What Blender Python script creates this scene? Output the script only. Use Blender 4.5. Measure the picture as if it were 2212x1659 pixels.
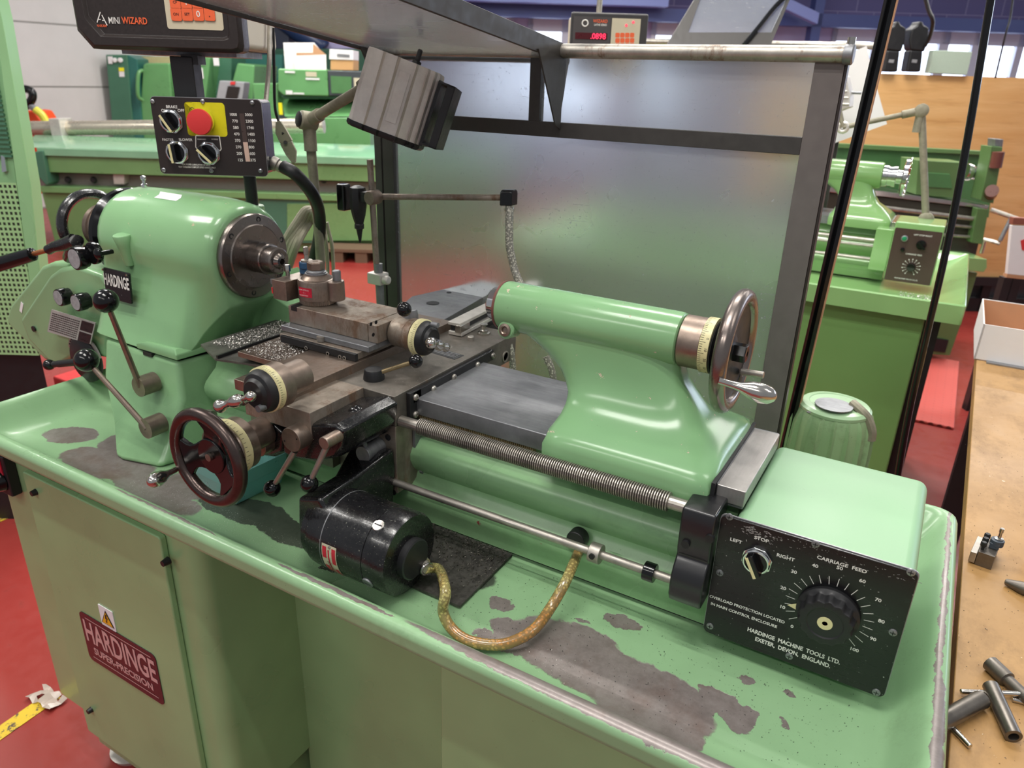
import bpy, bmesh, math, random
from mathutils import Vector, Matrix
R_=random.Random(7)
V=Vector; PI=math.pi
for o in list(bpy.data.objects): bpy.data.objects.remove(o)
SC=bpy.context.scene; COL=SC.collection
# ---------------------------------------------------------------- camera
CP=V((1.02,-0.916,1.489))
def _rot():
    f=1600.
    def d(x,y): return V((x-1106,-(y-829.5),-f)).normalized()
    X=-d(-1901.2,72.5); Y=d(2116.3,198.1); Y=(Y-X*Y.dot(X)).normalized(); Z=X.cross(Y)
    return Matrix((X,Y,Z)).transposed()
RM=_rot(); RT=RM.transposed()
cam=bpy.data.objects.new('camera',bpy.data.cameras.new('camera')); COL.objects.link(cam)
cam.matrix_world=Matrix.Translation(CP)@RT.to_4x4()
cam.data.sensor_width=36; cam.data.lens=36*1600/2212; cam.data.clip_start=.05; cam.data.clip_end=100
cam.data.dof.use_dof=True; cam.data.dof.focus_distance=1.02; cam.data.dof.aperture_fstop=8.
SC.camera=cam
# ---------------------------------------------------------------- world, light, exposure
w=bpy.data.worlds.new('world'); SC.world=w; w.use_nodes=True
w.node_tree.nodes['Background'].inputs[0].default_value=(.90,.94,1,1)
w.node_tree.nodes['Background'].inputs[1].default_value=.33
SC.view_settings.view_transform='Standard'; SC.view_settings.look='None'
SC.view_settings.gamma=1; SC.view_settings.exposure=.0; SC.view_settings.use_curve_mapping=False
def area(name,loc,sx,sy,power,col=(1,.97,.92),rot=(0,0,0)):
    l=bpy.data.lights.new(name,'AREA'); l.shape='RECTANGLE'; l.size=sx; l.size_y=sy; l.energy=power; l.color=col
    o=bpy.data.objects.new(name,l); o.location=loc; o.rotation_euler=rot; COL.objects.link(o); return o
for (x,y,L,p) in [(.45,-.62,1.5,20),(.45,-.90,1.5,20),(-1.9,-.62,1.5,18),(-1.9,-.90,1.5,18),(.45,1.25,1.5,20),(.45,1.53,1.5,20),(-1.9,1.25,1.5,24),(-1.9,1.53,1.5,24),(.6,3.6,1.5,34),(.6,3.9,1.5,34),(-2.4,3.6,1.5,38),(-2.4,3.9,1.5,38),(-1.5,6.6,2.5,90),(2.6,6.6,2.5,90),(-5,4.5,1.5,70),(3,0,1.5,18),(-4.8,.8,1.5,30),(-.6,-2.8,1.5,20),(1.4,-2.8,1.5,20)]:
    area('tube_light',(x,y,3.35),L,.055,p*1.22)
# daylight from the high windows at the far side of the hall
area('window_daylight',(7.2,9.8,2.6),4.5,1.2,140,(.72,.82,1),(math.radians(70),0,math.radians(150)))
# ---------------------------------------------------------------- picture ray helpers (give real depths)
def ray(px,py): return RT@V((px-1106,-(py-829.5),-1600.))
def A(px,py,x=None,y=None,z=None):
    r=ray(px,py)
    for i,v in enumerate((x,y,z)):
        if v is not None: return CP+r*((v-CP[i])/r[i])
def AP(px,py,P,n):
    r=ray(px,py); return CP+r*((P-CP).dot(n)/r.dot(n))
def Dp(px,py,d): return CP+ray(px,py)*(d/1600.)
TH=math.radians(30.44); BU=V((math.cos(TH),math.sin(TH),0)); BV=V((-math.sin(TH),math.cos(TH),0)); BO=V((CP.x,CP.y,0))
def AV(px,py,v):
    p=AP(px,py,BO+BV*v,BV)-BO; return V((p.dot(BU),v,p.z))      # (u,v,z) in the building's own axes
def GV(px,py):                                                 # floor point in building axes
    p=A(px,py,z=0)-BO; return V((p.dot(BU),p.dot(BV),0))
# ---------------------------------------------------------------- materials
def lin(c):
    if isinstance(c,str):
        c=[int(c[i:i+2],16)/255 for i in (0,2,4)]
    return tuple(v/12.92 if v<=.04045 else ((v+.055)/1.055)**2.4 for v in c)+(1,)
class NT:
    def __init__(s,name):
        s.m=bpy.data.materials.new(name); s.m.use_nodes=True; s.t=s.m.node_tree; s.b=s.t.nodes['Principled BSDF']; s.co=None
    def n(s,typ,**k):
        x=s.t.nodes.new(typ)
        for a,v in k.items():
            if a.startswith('i'): x.inputs[int(a[1:])].default_value=v
            else: setattr(x,a,v)
        return x
    def l(s,a,b): s.t.links.new(a,b)
    def obj(s):
        if s.co is None: s.co=s.n('ShaderNodeTexCoord').outputs['Object']
        return s.co
    def noise(s,scale,detail=4,rough=.6,co=None,stretch=None,dist=0):
        c=co or s.obj()
        if stretch:
            mp=s.n('ShaderNodeMapping'); mp.inputs['Scale'].default_value=stretch; s.l(c,mp.inputs[0]); c=mp.outputs[0]
        x=s.n('ShaderNodeTexNoise'); x.inputs['Scale'].default_value=scale; x.inputs['Detail'].default_value=detail; x.inputs['Roughness'].default_value=rough; x.inputs['Distortion'].default_value=dist
        s.l(c,x.inputs['Vector']); return x.outputs['Fac']
    def ramp(s,f,a,b,ca=0,cb=1):
        x=s.n('ShaderNodeMapRange'); s.l(f,x.inputs[0]); x.inputs[1].default_value=a; x.inputs[2].default_value=b; x.inputs[3].default_value=ca; x.inputs[4].default_value=cb; return x.outputs[0]
    def math(s,op,a,b=None):
        x=s.n('ShaderNodeMath',operation=op)
        for i,v in enumerate((a,b)):
            if v is None: continue
            if isinstance(v,(int,float)): x.inputs[i].default_value=v
            else: s.l(v,x.inputs[i])
        return x.outputs[0]
    def mix(s,f,a,b):
        x=s.n('ShaderNodeMix',data_type='RGBA')
        for i,v in ((0,f),(6,a),(7,b)):
            if isinstance(v,(int,float)): x.inputs[i].default_value=v
            elif isinstance(v,tuple): x.inputs[i].default_value=v
            else: s.l(v,x.inputs[i])
        return x.outputs[2]
    def fin(s,col=None,rough=None,metal=None,bump=None,bs=.3,bd=.002,coat=0,spec=None):
        for k,v in (('Base Color',col),('Roughness',rough),('Metallic',metal)):
            if v is None: continue
            if isinstance(v,(int,float,tuple)): s.b.inputs[k].default_value=v
            else: s.l(v,s.b.inputs[k])
        if bump is not None:
            x=s.n('ShaderNodeBump'); x.inputs['Strength'].default_value=bs; x.inputs['Distance'].default_value=bd; s.l(bump,x.inputs['Height']); s.l(x.outputs[0],s.b.inputs['Normal'])
        s.b.inputs['Coat Weight'].default_value=coat; s.b.inputs['Coat Roughness'].default_value=.12
        if spec is not None: s.b.inputs['Specular IOR Level'].default_value=spec
        return s.m
def shade(c,k): return (min(1,c[0]*k),min(1,c[1]*k),min(1,c[2]*k),1)
def plain(name,c,rough=.5,metal=0,var=.1,scale=30,coat=0,spec=None):
    t=NT(name); c=lin(c); f=t.noise(scale); t.fin(t.mix(f,shade(c,1-var),shade(c,1+var)),t.ramp(f,.3,.7,rough*.85,min(1,rough*1.15)),metal,coat=coat,spec=spec); return t.m
def steel(name,c,rough=.32,rust=0,rustc='6a4a30',metal=.85,stretch=(1,1,1),scale=40,dark=.25,dirt=.5,bs=.05):
    t=NT(name); c=lin(c); f=t.noise(scale,5,.65,stretch=stretch); g=t.noise(9,5,.7)
    col=t.mix(t.ramp(f,.3,.7),shade(c,1-dark),shade(c,1+dark*.6))
    k=t.ramp(g,.5,.72,0,dirt); col=t.mix(k,col,shade(c,.35))
    ro=t.ramp(g,.35,.7,rough*.8,min(1,rough*1.7)); me=metal
    if rust:
        h=t.noise(22,6,.75,stretch=(1,1,.35)); k=t.ramp(h,.62-rust*.25,.72-rust*.2,0,.85); col=t.mix(k,col,lin(rustc)); me=t.ramp(k,0,1,metal,.15); ro=t.math('MAXIMUM',ro,t.math('MULTIPLY',k,.7))
    t.fin(col,ro,me,bump=f,bs=bs,bd=.001); return t.m
def blobmask(t,blobs,amp=.02,ns=18,co=None,edge=.0):
    """union of rotated ellipses (x,y,rx,ry,deg) with a ragged border, in object coordinates"""
    co=co or t.obj(); out=None
    nz=t.n('ShaderNodeTexNoise'); nz.inputs['Scale'].default_value=ns; nz.inputs['Detail'].default_value=6; nz.inputs['Roughness'].default_value=.65; t.l(co,nz.inputs['Vector'])
    sb=t.n('ShaderNodeVectorMath',operation='SUBTRACT'); t.l(nz.outputs['Color'],sb.inputs[0]); sb.inputs[1].default_value=(.5,.5,.5)
    sc=t.n('ShaderNodeVectorMath',operation='SCALE'); t.l(sb.outputs[0],sc.inputs[0]); sc.inputs['Scale'].default_value=amp*2
    ad=t.n('ShaderNodeVectorMath',operation='ADD'); t.l(co,ad.inputs[0]); t.l(sc.outputs[0],ad.inputs[1])
    for (x,y,rx,ry,a) in blobs:
        mp=t.n('ShaderNodeMapping',vector_type='TEXTURE'); mp.inputs['Location'].default_value=(x,y,0); mp.inputs['Rotation'].default_value=(0,0,math.radians(a)); mp.inputs['Scale'].default_value=(rx,ry,50)
        t.l(ad.outputs[0],mp.inputs[0]); ln=t.n('ShaderNodeVectorMath',operation='LENGTH'); t.l(mp.outputs[0],ln.inputs[0])
        out=ln.outputs['Value'] if out is None else t.math('MINIMUM',out,ln.outputs['Value'])
    return t.ramp(out,1.03,.97)
GREEN='86ae80'
def paint(name,c=GREEN,rough=.28,var=.07,chip=0,chipc='8a8078',cs=14,coat=.3,speck=.35,grime=.0,peel=.0,extra=None):
    t=NT(name); c=lin(c); f=t.noise(4,3); fine=t.noise(160,3,.7)
    col=t.mix(t.ramp(f,.3,.7),shade(c,1-var),shade(c,1+var))
    if grime: col=t.mix(t.ramp(t.noise(11,6,.75),.5,.75,0,grime),col,(.05,.045,.03,1))
    if speck: col=t.mix(t.ramp(fine,.70,.76,0,speck),col,(.06,.06,.04,1))
    k=None
    if chip:
        h=t.noise(cs,8,.72); k=t.ramp(h,.66-chip*.1,.67-chip*.1)
    if extra is not None:
        e=extra(t); k=e if k is None else t.math('MAXIMUM',k,e)
    ro=t.ramp(f,.3,.7,rough*.8,rough*1.25); me=0
    hb=t.noise(60,3)
    if k is not None:
        cc=t.mix(t.noise(70,5,.7),shade(lin(chipc),.7),shade(lin(chipc),1.25)); col=t.mix(k,col,cc); ro=t.mix(k,ro,(.5,.5,.5,1)); hb=t.math('SUBTRACT',t.math('MULTIPLY',hb,.12),k)
        t.fin(col,ro,0,bump=hb,bs=.5,bd=.0006,coat=0)
    else: t.fin(col,ro,0,bump=hb,bs=.06+peel,bd=.0006,coat=coat)
    return t.m
M={}
# ---------------------------------------------------------------- mesh builder
def catmull(P,k=6,closed=False):
    P=[V(p) for p in P]; n=len(P); out=[]
    if n<3: return P
    for i in range(n if closed else n-1):
        a=P[(i-1)%n] if closed or i>0 else P[0]*2-P[1]
        b=P[i]; c=P[(i+1)%n]; d=P[(i+2)%n] if closed or i+2<n else P[-1]*2-P[-2]
        for j in range(k):
            t=j/k; out.append(.5*((2*b)+(c-a)*t+(2*a-5*b+4*c-d)*t*t+(3*b-a-3*c+d)*t**3))
    if not closed: out.append(P[-1])
    return out
def frame(ax):
    ax=V(ax).normalized(); u=ax.orthogonal().normalized()
    if abs(ax.z)<.9: u=V((0,0,1)).cross(ax).normalized()
    return ax,u,ax.cross(u).normalized()
class MB:
    def __init__(s): s.b=bmesh.new()
    def box(s,x0,x1,y0,y1,z0,z1,T=None):
        vs=[V((x,y,z)) for z in (z0,z1) for y in (y0,y1) for x in (x0,x1)]
        if T: vs=[T@v for v in vs]
        v=[s.b.verts.new(p) for p in vs]
        for f in ((0,2,3,1),(4,5,7,6),(0,1,5,4),(2,6,7,3),(0,4,6,2),(1,3,7,5)): s.b.faces.new([v[i] for i in f])
        return s
    def loft(s,rings,cap=True,closed=False):
        R=[[s.b.verts.new(V(p)) for p in r] for r in rings]; n=len(R[0])
        for a,b in zip(R,R[1:]+([R[0]] if closed else [])):
            for i in range(n): 
                try: s.b.faces.new((a[i],a[(i+1)%n],b[(i+1)%n],b[i]))
                except ValueError: pass
        if cap and not closed:
            s.b.faces.new(R[0][::-1]); s.b.faces.new(R[-1])
        return s
    def prism(s,poly,vec):
        v=V(vec); P=[V(p) for p in poly]; return s.loft([P,[p+v for p in P]])
    def rev(s,prof,o,ax,n=28,cap=True,ph=0):
        ax,u,w=frame(ax); o=V(o)
        return s.loft([[o+ax*h+(u*math.cos(2*PI*i/n+ph)+w*math.sin(2*PI*i/n+ph))*max(r,1e-4) for i in range(n)] for r,h in prof],cap)
    def cyl(s,a,b,r,r2=None,n=20,cap=True,ph=0):
        a=V(a);b=V(b); r2=r if r2 is None else r2; return s.rev([(r,0),(r2,(b-a).length)],a,b-a,n,cap,ph)
    def hexb(s,a,b,r): return s.cyl(a,b,r,n=6)
    def torus(s,o,ax,R,r,n=40,m=12,a0=0,a1=2*PI,sq=1):
        ax,u,w=frame(ax); o=V(o); full=abs(a1-a0-2*PI)<1e-6; k=n if full else n+1; rs=[]
        for i in range(k):
            a=a0+(a1-a0)*i/n; d=u*math.cos(a)+w*math.sin(a)
            rs.append([o+d*(R+r*math.cos(2*PI*j/m))+ax*(r*sq*math.sin(2*PI*j/m)) for j in range(m)])
        return s.loft(rs,not full,full)
    def tube(s,pts,r,n=10,smooth=0,closed=False,rf=None):
        P=catmull(pts,smooth,closed) if smooth else [V(p) for p in pts]
        rs=[];pu=None;N=len(P)
        for i,p in enumerate(P):
            if closed: t=P[(i+1)%N]-P[i-1]
            else: t=P[min(i+1,N-1)]-P[max(i-1,0)]
            t=t.normalized(); u=t.orthogonal() if pu is None else pu-t*pu.dot(t)
            u.normalize(); pu=u; w=t.cross(u); rr=rf(i/(N-1)) if rf else r
            rs.append([p+(u*math.cos(2*PI*j/n)+w*math.sin(2*PI*j/n))*rr for j in range(n)])
        return s.loft(rs,not closed,closed)
    def sph(s,c,r,sc=(1,1,1),n=20,m=12):
        c=V(c); return s.loft([[c+V((math.sin(PI*k/m)*math.cos(2*PI*i/n)*r*sc[0]+0,math.sin(PI*k/m)*math.sin(2*PI*i/n)*r*sc[1],-math.cos(PI*k/m)*r*sc[2])) for i in range(n)] for k in [.02]+list(range(1,m))+[m-.02]])
    def rbox(s,c,r,u,n,w,h,d,seg=4):
        """rounded plate: centre c, corner radius r, right u, normal n (up = n x u), w,h,d depth back"""
        u=V(u).normalized(); n=V(n).normalized(); v=n.cross(u); P=[]
        for (sx,sy,a0) in ((1,1,0),(-1,1,90),(-1,-1,180),(1,-1,270)):
            for k in range(seg+1):
                a=math.radians(a0+90*k/seg); P.append(V(c)+u*(sx*(w/2-r)+r*math.cos(a))+v*(sy*(h/2-r)+r*math.sin(a)))
        return s.prism([p-n*d for p in P],n*d)
    def text(s,st,o,u,v,h,al='C',sx=1.,bold=0,lift=.0004):
        cu=bpy.data.curves.new('t','FONT'); cu.body=st; cu.size=1.; cu.align_x={'C':'CENTER','L':'LEFT','R':'RIGHT'}[al]; cu.align_y='CENTER'; cu.offset=bold; cu.resolution_u=3; cu.extrude=0
        ob=bpy.data.objects.new('t',cu); COL.objects.link(ob)
        me=bpy.data.meshes.new_from_object(ob.evaluated_get(bpy.context.evaluated_depsgraph_get()))
        bpy.data.objects.remove(ob); bpy.data.curves.remove(cu)
        u=V(u).normalized(); v=V(v).normalized(); n=u.cross(v); k=h/.7
        off=len(s.b.verts); s.b.from_mesh(me); s.b.verts.ensure_lookup_table()
        for w_ in s.b.verts[off:]: w_.co=V(o)+u*(w_.co.x*k*sx)+v*(w_.co.y*k)+n*lift
        bpy.data.meshes.remove(me); return s
    def line(s,a,b,wd,n,lift=.0004):
        a=V(a);b=V(b);n=V(n).normalized(); d=(b-a).normalized(); q=n.cross(d)*wd/2
        f=[s.b.verts.new(p+n*lift) for p in (a-q,b-q,b+q,a+q)]; s.b.faces.new(f); return s
    def poly(s,pts,n=None,lift=0):
        nn=V(n)*lift if n is not None else V((0,0,0)); s.b.faces.new([s.b.verts.new(V(p)+nn) for p in pts]); return s
    def out(s,name,mat,parent=None,bevel=0,ang=35,seg=2,flat=False,sub=0):
        bm=s.b
        if not flat: bmesh.ops.recalc_face_normals(bm,faces=bm.faces[:])
        me=bpy.data.meshes.new(name); o=bpy.data.objects.new(name,me); COL.objects.link(o)
        if parent is None:
            lo=V((min(v.co[i] for v in bm.verts) for i in range(3))); hi=V((max(v.co[i] for v in bm.verts) for i in range(3)))
            of=V(((lo.x+hi.x)/2,(lo.y+hi.y)/2,lo.z)); o.location=of
        else:
            of=V((0,0,0)); p=parent
            while p: of=of+p.location; p=p.parent
            o.parent=parent
        bmesh.ops.translate(bm,vec=-of,verts=bm.verts); bm.to_mesh(me); bm.free()
        me.materials.append(mat)
        for p in me.polygons: p.use_smooth=True
        me.set_sharp_from_angle(angle=math.radians(ang))
        if sub: k=o.modifiers.new('s','SUBSURF'); k.levels=k.render_levels=sub
        if bevel:
            k=o.modifiers.new('b','BEVEL'); k.width=bevel; k.segments=seg; k.limit_method='ANGLE'; k.angle_limit=math.radians(40); k.harden_normals=True
        return o
def tag(o,label=None,cat=None,group=None,kind=None):
    for k,v in (('label',label),('category',cat),('group',group),('kind',kind)):
        if v: o[k]=v
    return o
def thing(name,label,cat,loc=(0,0,0),group=None,kind=None):
    o=bpy.data.objects.new(name,None); o.location=loc; o.empty_display_size=.05; COL.objects.link(o); return tag(o,label,cat,group,kind)
def dup(root,parent=None):
    c=root.copy(); COL.objects.link(c)
    if parent: c.parent=parent
    for ch in root.children: dup(ch,c)
    return c
# finishes
M['green']=paint('green_paint'); M['green_ts']=paint('green_paint_chipped','7ea879',chip=.19,cs=34,chipc='c8b8a0',rough=.2,coat=.5)
M['green_cab']=paint('green_cabinet_paint','8fb682',rough=.3,var=.1,coat=.2)
M['green_dk']=paint('green_dark_paint','4f7e4c',rough=.4,coat=.1,grime=.2)
M['green_far']=paint('green_far_paint','659c62',rough=.3,coat=.2,speck=0)
M['green_far_dk']=paint('green_far_dark_paint','44725a',rough=.4,coat=.1,speck=0)
M['green_teal']=paint('teal_paint','2f6a60',rough=.4,coat=.1,speck=0)
M['steel']=steel('machined_steel','b5afa6',.34); M['bright']=steel('polished_steel','c9c4bd',.16,metal=1,dark=.08,dirt=.15,bs=.01)
M['worn']=steel('worn_brown_steel','a3978a',.42,rust=.42,metal=.75); M['grey_st']=steel('scratched_grey_steel','96979a',.42,metal=.8,stretch=(1,9,1),scale=26,dark=.2,dirt=.3)
M['brownst']=steel('oiled_brown_steel','958579',.34,rust=.15,metal=.85); M['zinc']=steel('galvanised_pipe','b8b2a8',.35,rust=.15,metal=.8)
M['lampst']=steel('grey_green_pipe','96917e',.55,metal=.35,dark=.2); M['cast']=steel('cast_aluminium','dcd7cf',.4,metal=.6,dark=.1,dirt=.25)
M['black']=plain('black_gloss','0d0d0f',.16,0,.2,20,coat=.25,spec=.35); M['blackm']=plain('black_matt','1b1b1d',.45,0,.25,40)
M['blackc']=None
def _blk():
    t=NT('black_crackle_paint'); f=t.noise(260,4,.6); sp=t.noise(420,2,.5); c=t.mix(t.ramp(t.noise(18,4),.35,.7),lin('0a0a0c'),lin('202022'))
    c=t.mix(t.ramp(sp,.69,.73,0,.7),c,lin('a0a090')); t.fin(c,t.ramp(f,.3,.7,.16,.34),0,bump=f,bs=.25,bd=.0006,coat=.3); M['blackc']=t.m
_blk()
M['panel']=None
def _pan():
    t=NT('black_panel_scuffed'); s1=t.noise(26,6,.7,stretch=(1,1,5)); s2=t.noise(300,2,.5)
    c=t.mix(t.ramp(s2,.72,.76,0,.8),lin('0c0d10'),lin('b8b8b4')); t.fin(c,t.ramp(s1,.3,.7,.22,.4),0,bump=s1,bs=.03,coat=.1); M['panel']=t.m
_pan()
M['brpanel']=plain('brown_black_panel','2c2422',.35,0,.15,30); M['frame']=plain('black_frame_steel','3b3836',.5,.2,.3,60)
M['white']=plain('white_print','e8e6e0',.5,0,.02); M['cream']=plain('cream_ring','dcd3a0',.4,0,.06); M['red']=plain('red_plastic','d63a3a',.35,0,.06)
M['toolst']=steel('dark_tool_steel','77716a',.34,metal=.85)
M['redlab']=plain('red_label','c8203a',.3,0,.1); M['yellow']=plain('yellow_plate','f2ea20',.4,0,.05); M['orange']=plain('orange_key','e8663a',.45,0,.04)
M['beige']=plain('beige_plate','c9c0a6',.45,0,.05); M['paper']=plain('white_paper','e9e6e6',.7,0,.03); M['silverp']=plain('silver_print','a8a8aa',.35,.5,.1)
M['card']=plain('brown_cardboard','b98a66',.8,0,.08,60); M['chrome']=steel('chrome','d8d8d8',.1,metal=1,dark=.03,dirt=.05,bs=0)
M['blue']=plain('blue_paint','2d5578',.4,0,.15); M['teal']=plain('teal_plastic','8fcac4',.3,0,.04,coat=.2); M['teal'].node_tree.nodes['Principled BSDF'].inputs['Transmission Weight'].default_value=.45
M['maroon']=plain('maroon_plate','33111e',.25,0,.08,coat=.3); M['pinkp']=plain('pink_silver_print','d6b4b0',.35,.2,.06)
# ================================================================ the hall (walls follow the building's own axes BU, BV)
def bobj(o,u=0,v=0): o.rotation_euler=(0,0,TH); o.location=BO+BU*u+BV*v; return o
def bbox(mb): return mb
TB=Matrix.Translation(BO)@Matrix.Rotation(TH,4,'Z')
def floor_mat():
    t=NT('red_resin_floor'); f=t.noise(.9,5,.6); g=t.noise(26,5,.7)
    c=t.mix(t.ramp(f,.3,.7),lin('8a2c28'),lin('973832')); c=t.mix(t.ramp(g,.62,.75,0,.45),c,lin('70281f'))
    t.fin(c,t.ramp(g,.3,.7,.28,.45),0,bump=g,bs=.12,bd=.002); return t.m
struct=lambda o:tag(o,kind='structure')
struct(MB().box(-8,7,-4,16,-.05,0).out('floor',floor_mat()))
def door_mat():
    t=NT('sectional_door_panel'); f=t.noise(3,4); sp=t.n('ShaderNodeSeparateXYZ'); t.l(t.obj(),sp.inputs[0])
    z=t.math('FRACT',t.math('DIVIDE',sp.outputs[2],.62)); k=t.math('LESS_THAN',z,.03)
    t.fin(t.mix(k,t.mix(f,lin('bdbab8'),lin('cfccca')),lin('8a8884')),.5,0,bump=t.math('MULTIPLY',k,-1),bs=.5,bd=.01); return t.m
struct(MB().box(-7.7,-7.6,-4,16,0,5).out('wall_left',door_mat()))
def block_mat():
    t=NT('painted_blockwork'); br=t.n('ShaderNodeTexBrick'); mp=t.n('ShaderNodeMapping'); mp.inputs['Rotation'].default_value=(PI/2,0,0); t.l(t.obj(),mp.inputs[0]); t.l(mp.outputs[0],br.inputs['Vector'])
    br.inputs['Scale'].default_value=1; br.inputs['Brick Width'].default_value=.45; br.inputs['Row Height'].default_value=.225; br.inputs['Mortar Size'].default_value=.006
    br.inputs['Color1'].default_value=lin('5a5684'); br.inputs['Color2'].default_value=lin('666290'); br.inputs['Mortar'].default_value=lin('8884a8')
    t.fin(br.outputs['Color'],.7,0); return t.m
def skymat(name,c,s):
    t=NT(name); e=t.n('ShaderNodeEmission'); e.inputs[0].default_value=lin(c); e.inputs[1].default_value=s
    o=[n for n in t.t.nodes if n.type=='OUTPUT_MATERIAL'][0]; t.l(e.outputs[0],o.inputs[0]); return t.m
BW=11.8
wins=[]; P=lambda a,b:AV(a,b,BW)
zt=P(2000,68).z; zb=P(2000,245).z
M['block']=block_mat()
struct(MB().box(-14,14,BW,BW+.25,zt,6,TB).out('wall_back',M['block'])).rotation_euler
M['dado']=plain('pale_dado_wall','9a9fc2',.6,0,.05,3)
struct(MB().box(-14,14,BW,BW+.25,0,zb-.25,TB).out('wall_back_dado',M['dado'])).name='wall_back_lower'
seg=[(-14,P(1040,90).x),(P(1110,90).x,P(1140,90).x),(P(1300,90).x,P(1405,90).x),(P(1470,90).x,P(1795,90).x)]
mb=MB()
for a,b in seg: mb.box(a,b,BW,BW+.25,zb-.25,zt,TB)
struct(mb.out('wall_back_piers',plain('pinkish_pier','aaa6cc',.6,0,.05,4))).name='wall_back_middle'
M['sky']=skymat('daylight_sky','dce8ff',4.2); M['pvc']=plain('white_window_frame','c8cede',.4,0,.03)
MB().box(-14,14,BW+1.2,BW+1.25,.2,4.5,TB).out('sky_beyond_windows',M['sky']); struct(bpy.data.objects['sky_beyond_windows']).name='window_0'  # glowing sky board added behind the window openings
def window(n,x0,x1):
    r=thing('window_%d'%n,None,None,(0,0,0),kind='structure')
    f=MB(); 
    for a,b in ((x0,x0+.07),(x1-.07,x1)): f.box(a,b,BW-.02,BW+.06,zb-.25,zt,TB)
    f.box(x0,x1,BW-.02,BW+.06,zt-.16,zt,TB).box(x0,x1,BW-.02,BW+.06,zb-.25,zb-.15,TB)
    m=(x0+x1)/2; x1-x0>1.0 and f.box(m-.05,m+.05,BW-.02,BW+.06,zb-.25,zt,TB); f.out('window_frame',M['pvc'],r)
k=1
for a,b in ((1040,1110),(1140,1300),(1405,1470),(1795,1895),(1895,2040),(2040,2112),(2112,2300)):
    window(k,P(a,90).x,P(b,90).x); k+=1
# blue steel frame of the hall in front of the blockwork
M['bluest']=plain('blue_grey_steelwork','46548a',.45,.1,.1,8); M['bluel']=plain('pale_blue_steel','7d8cc8',.4,.1,.06,8)
q=lambda a,b,v=BW-.4:AV(a,b,v)
MB().box(-14,14,BW-.5,BW-.3,q(2000,66).z,q(2000,38).z,TB).out('trim_1',M['bluest'])
MB().box(-14,q(1445,0,BW-.9).x,BW-.9,BW-.6,q(1250,8,BW-.9).z,q(1250,-60,BW-.9).z,TB).out('trim_2',M['bluel'])
MB().box(q(1758,0).x,q(1778,0).x,BW-.5,BW-.3,0,6,TB).out('trim_3',M['bluest'])
a=q(1700,0,BW-1);b=q(1770,28,BW-1)
MB().prism([TB@V((a.x-2.6,BW-1,a.z+1.0)),TB@V((b.x,BW-1,b.z)),TB@V((b.x,BW-1,b.z-.13)),TB@V((a.x-2.6,BW-1,a.z+.85))],BV*.15).out('trim_4',M['bluel'])
for n in (1,2,3,4): struct(bpy.data.objects['trim_%d'%n])
# ================================================================ lathe stand: tray, cabinet, plinth
def ring(x0,x1,y0,y1,z,r,n=5):
    P=[]
    for cx,cy,a0 in ((x1-r,y1-r,0),(x0+r,y1-r,90),(x0+r,y0+r,180),(x1-r,y0+r,270)):
        for k in range(n+1):
            a=math.radians(a0+90*k/n); P.append(V((cx+r*math.cos(a),cy+r*math.sin(a),z)))
    return P
ZT=.822
def tp(px,py): p=A(px,py,z=ZT); return p.x,p.y
def tray_extra():
    def el(px,py,rx,ry,a): x,y=tp(px,py); return (x,y,rx,ry,a)
    B=[el(1255,1420,.105,.050,-6),el(1390,1505,.085,.052,-8),el(1150,1392,.07,.022,-10),el(1085,1388,.045,.013,0),el(1440,1560,.05,.02,-20),el(1350,1345,.027,.012,10),el(1530,1515,.026,.017,60),el(1585,1540,.030,.016,-50),el(1600,1555,.014,.022,0),
       el(1075,1305,.018,.012,0),el(1110,1350,.01,.006,20),el(1260,1345,.009,.005,10),el(1700,1500,.008,.005,0),el(1610,1470,.009,.006,20),el(1690,1560,.006,.004,0),el(1480,1590,.008,.005,0),
       el(150,940,.055,.035,20),el(230,1000,.10,.05,10),el(330,1060,.12,.035,-5),el(420,1045,.06,.04,0),el(280,960,.06,.05,0)]
    D=[el(540,1105,.06,.035,5),el(600,1135,.10,.026,-5),el(480,1095,.05,.02,0),el(700,1180,.07,.02,-5),el(790,1160,.03,.014,0),el(720,1230,.016,.006,0),(0.48,-.17,.10,.05,0)]
    t=NT('tray_paint'); c=lin('89ae83'); co=t.obj()
    f=t.noise(3.5,4); col=t.mix(t.ramp(f,.3,.7),shade(c,.88),shade(c,1.07)); col=t.mix(t.ramp(t.noise(7,6,.75),.55,.75,0,.35),col,lin('4d5a3a'))
    col=t.mix(t.ramp(t.noise(210,3,.7),.68,.74,0,.6),col,(.05,.045,.035,1))
    mD=t.math('MULTIPLY',blobmask(t,D,.03,9),.9); col=t.mix(mD,col,t.mix(t.noise(120,4),lin('1d1d1c'),lin('4a4a46')))
    mB=blobmask(t,B,.020,26)
    small=t.ramp(t.noise(38,7,.75),.745,.75); mB=t.math('MAXIMUM',mB,small)
    bead=blobmask(t,[(.86,-.348,.30,.0125,0),(.44,-.350,.10,.004,0),(.10,-.349,.12,.003,0),(1.124,0,.004,.34,0),(1.128,-.2,.006,.1,0)],.0075,50)
    mB=t.math('MAXIMUM',mB,bead)
    mt=t.mix(t.noise(60,6,.75),lin('5f5350'),lin('a09894')); mt=t.mix(t.ramp(t.noise(13,5,.7),.5,.7,0,.5),mt,lin('6b4c40'))
    col=t.mix(mB,col,mt); h=t.math('SUBTRACT',t.math('MULTIPLY',t.noise(90,3),.1),mB)
    t.fin(col,t.mix(mB,t.ramp(f,.3,.7,.24,.4),(.42,)*3+(1,)),t.math('MULTIPLY',mB,.35),bump=h,bs=.6,bd=.0007,coat=.15); return t.m
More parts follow.
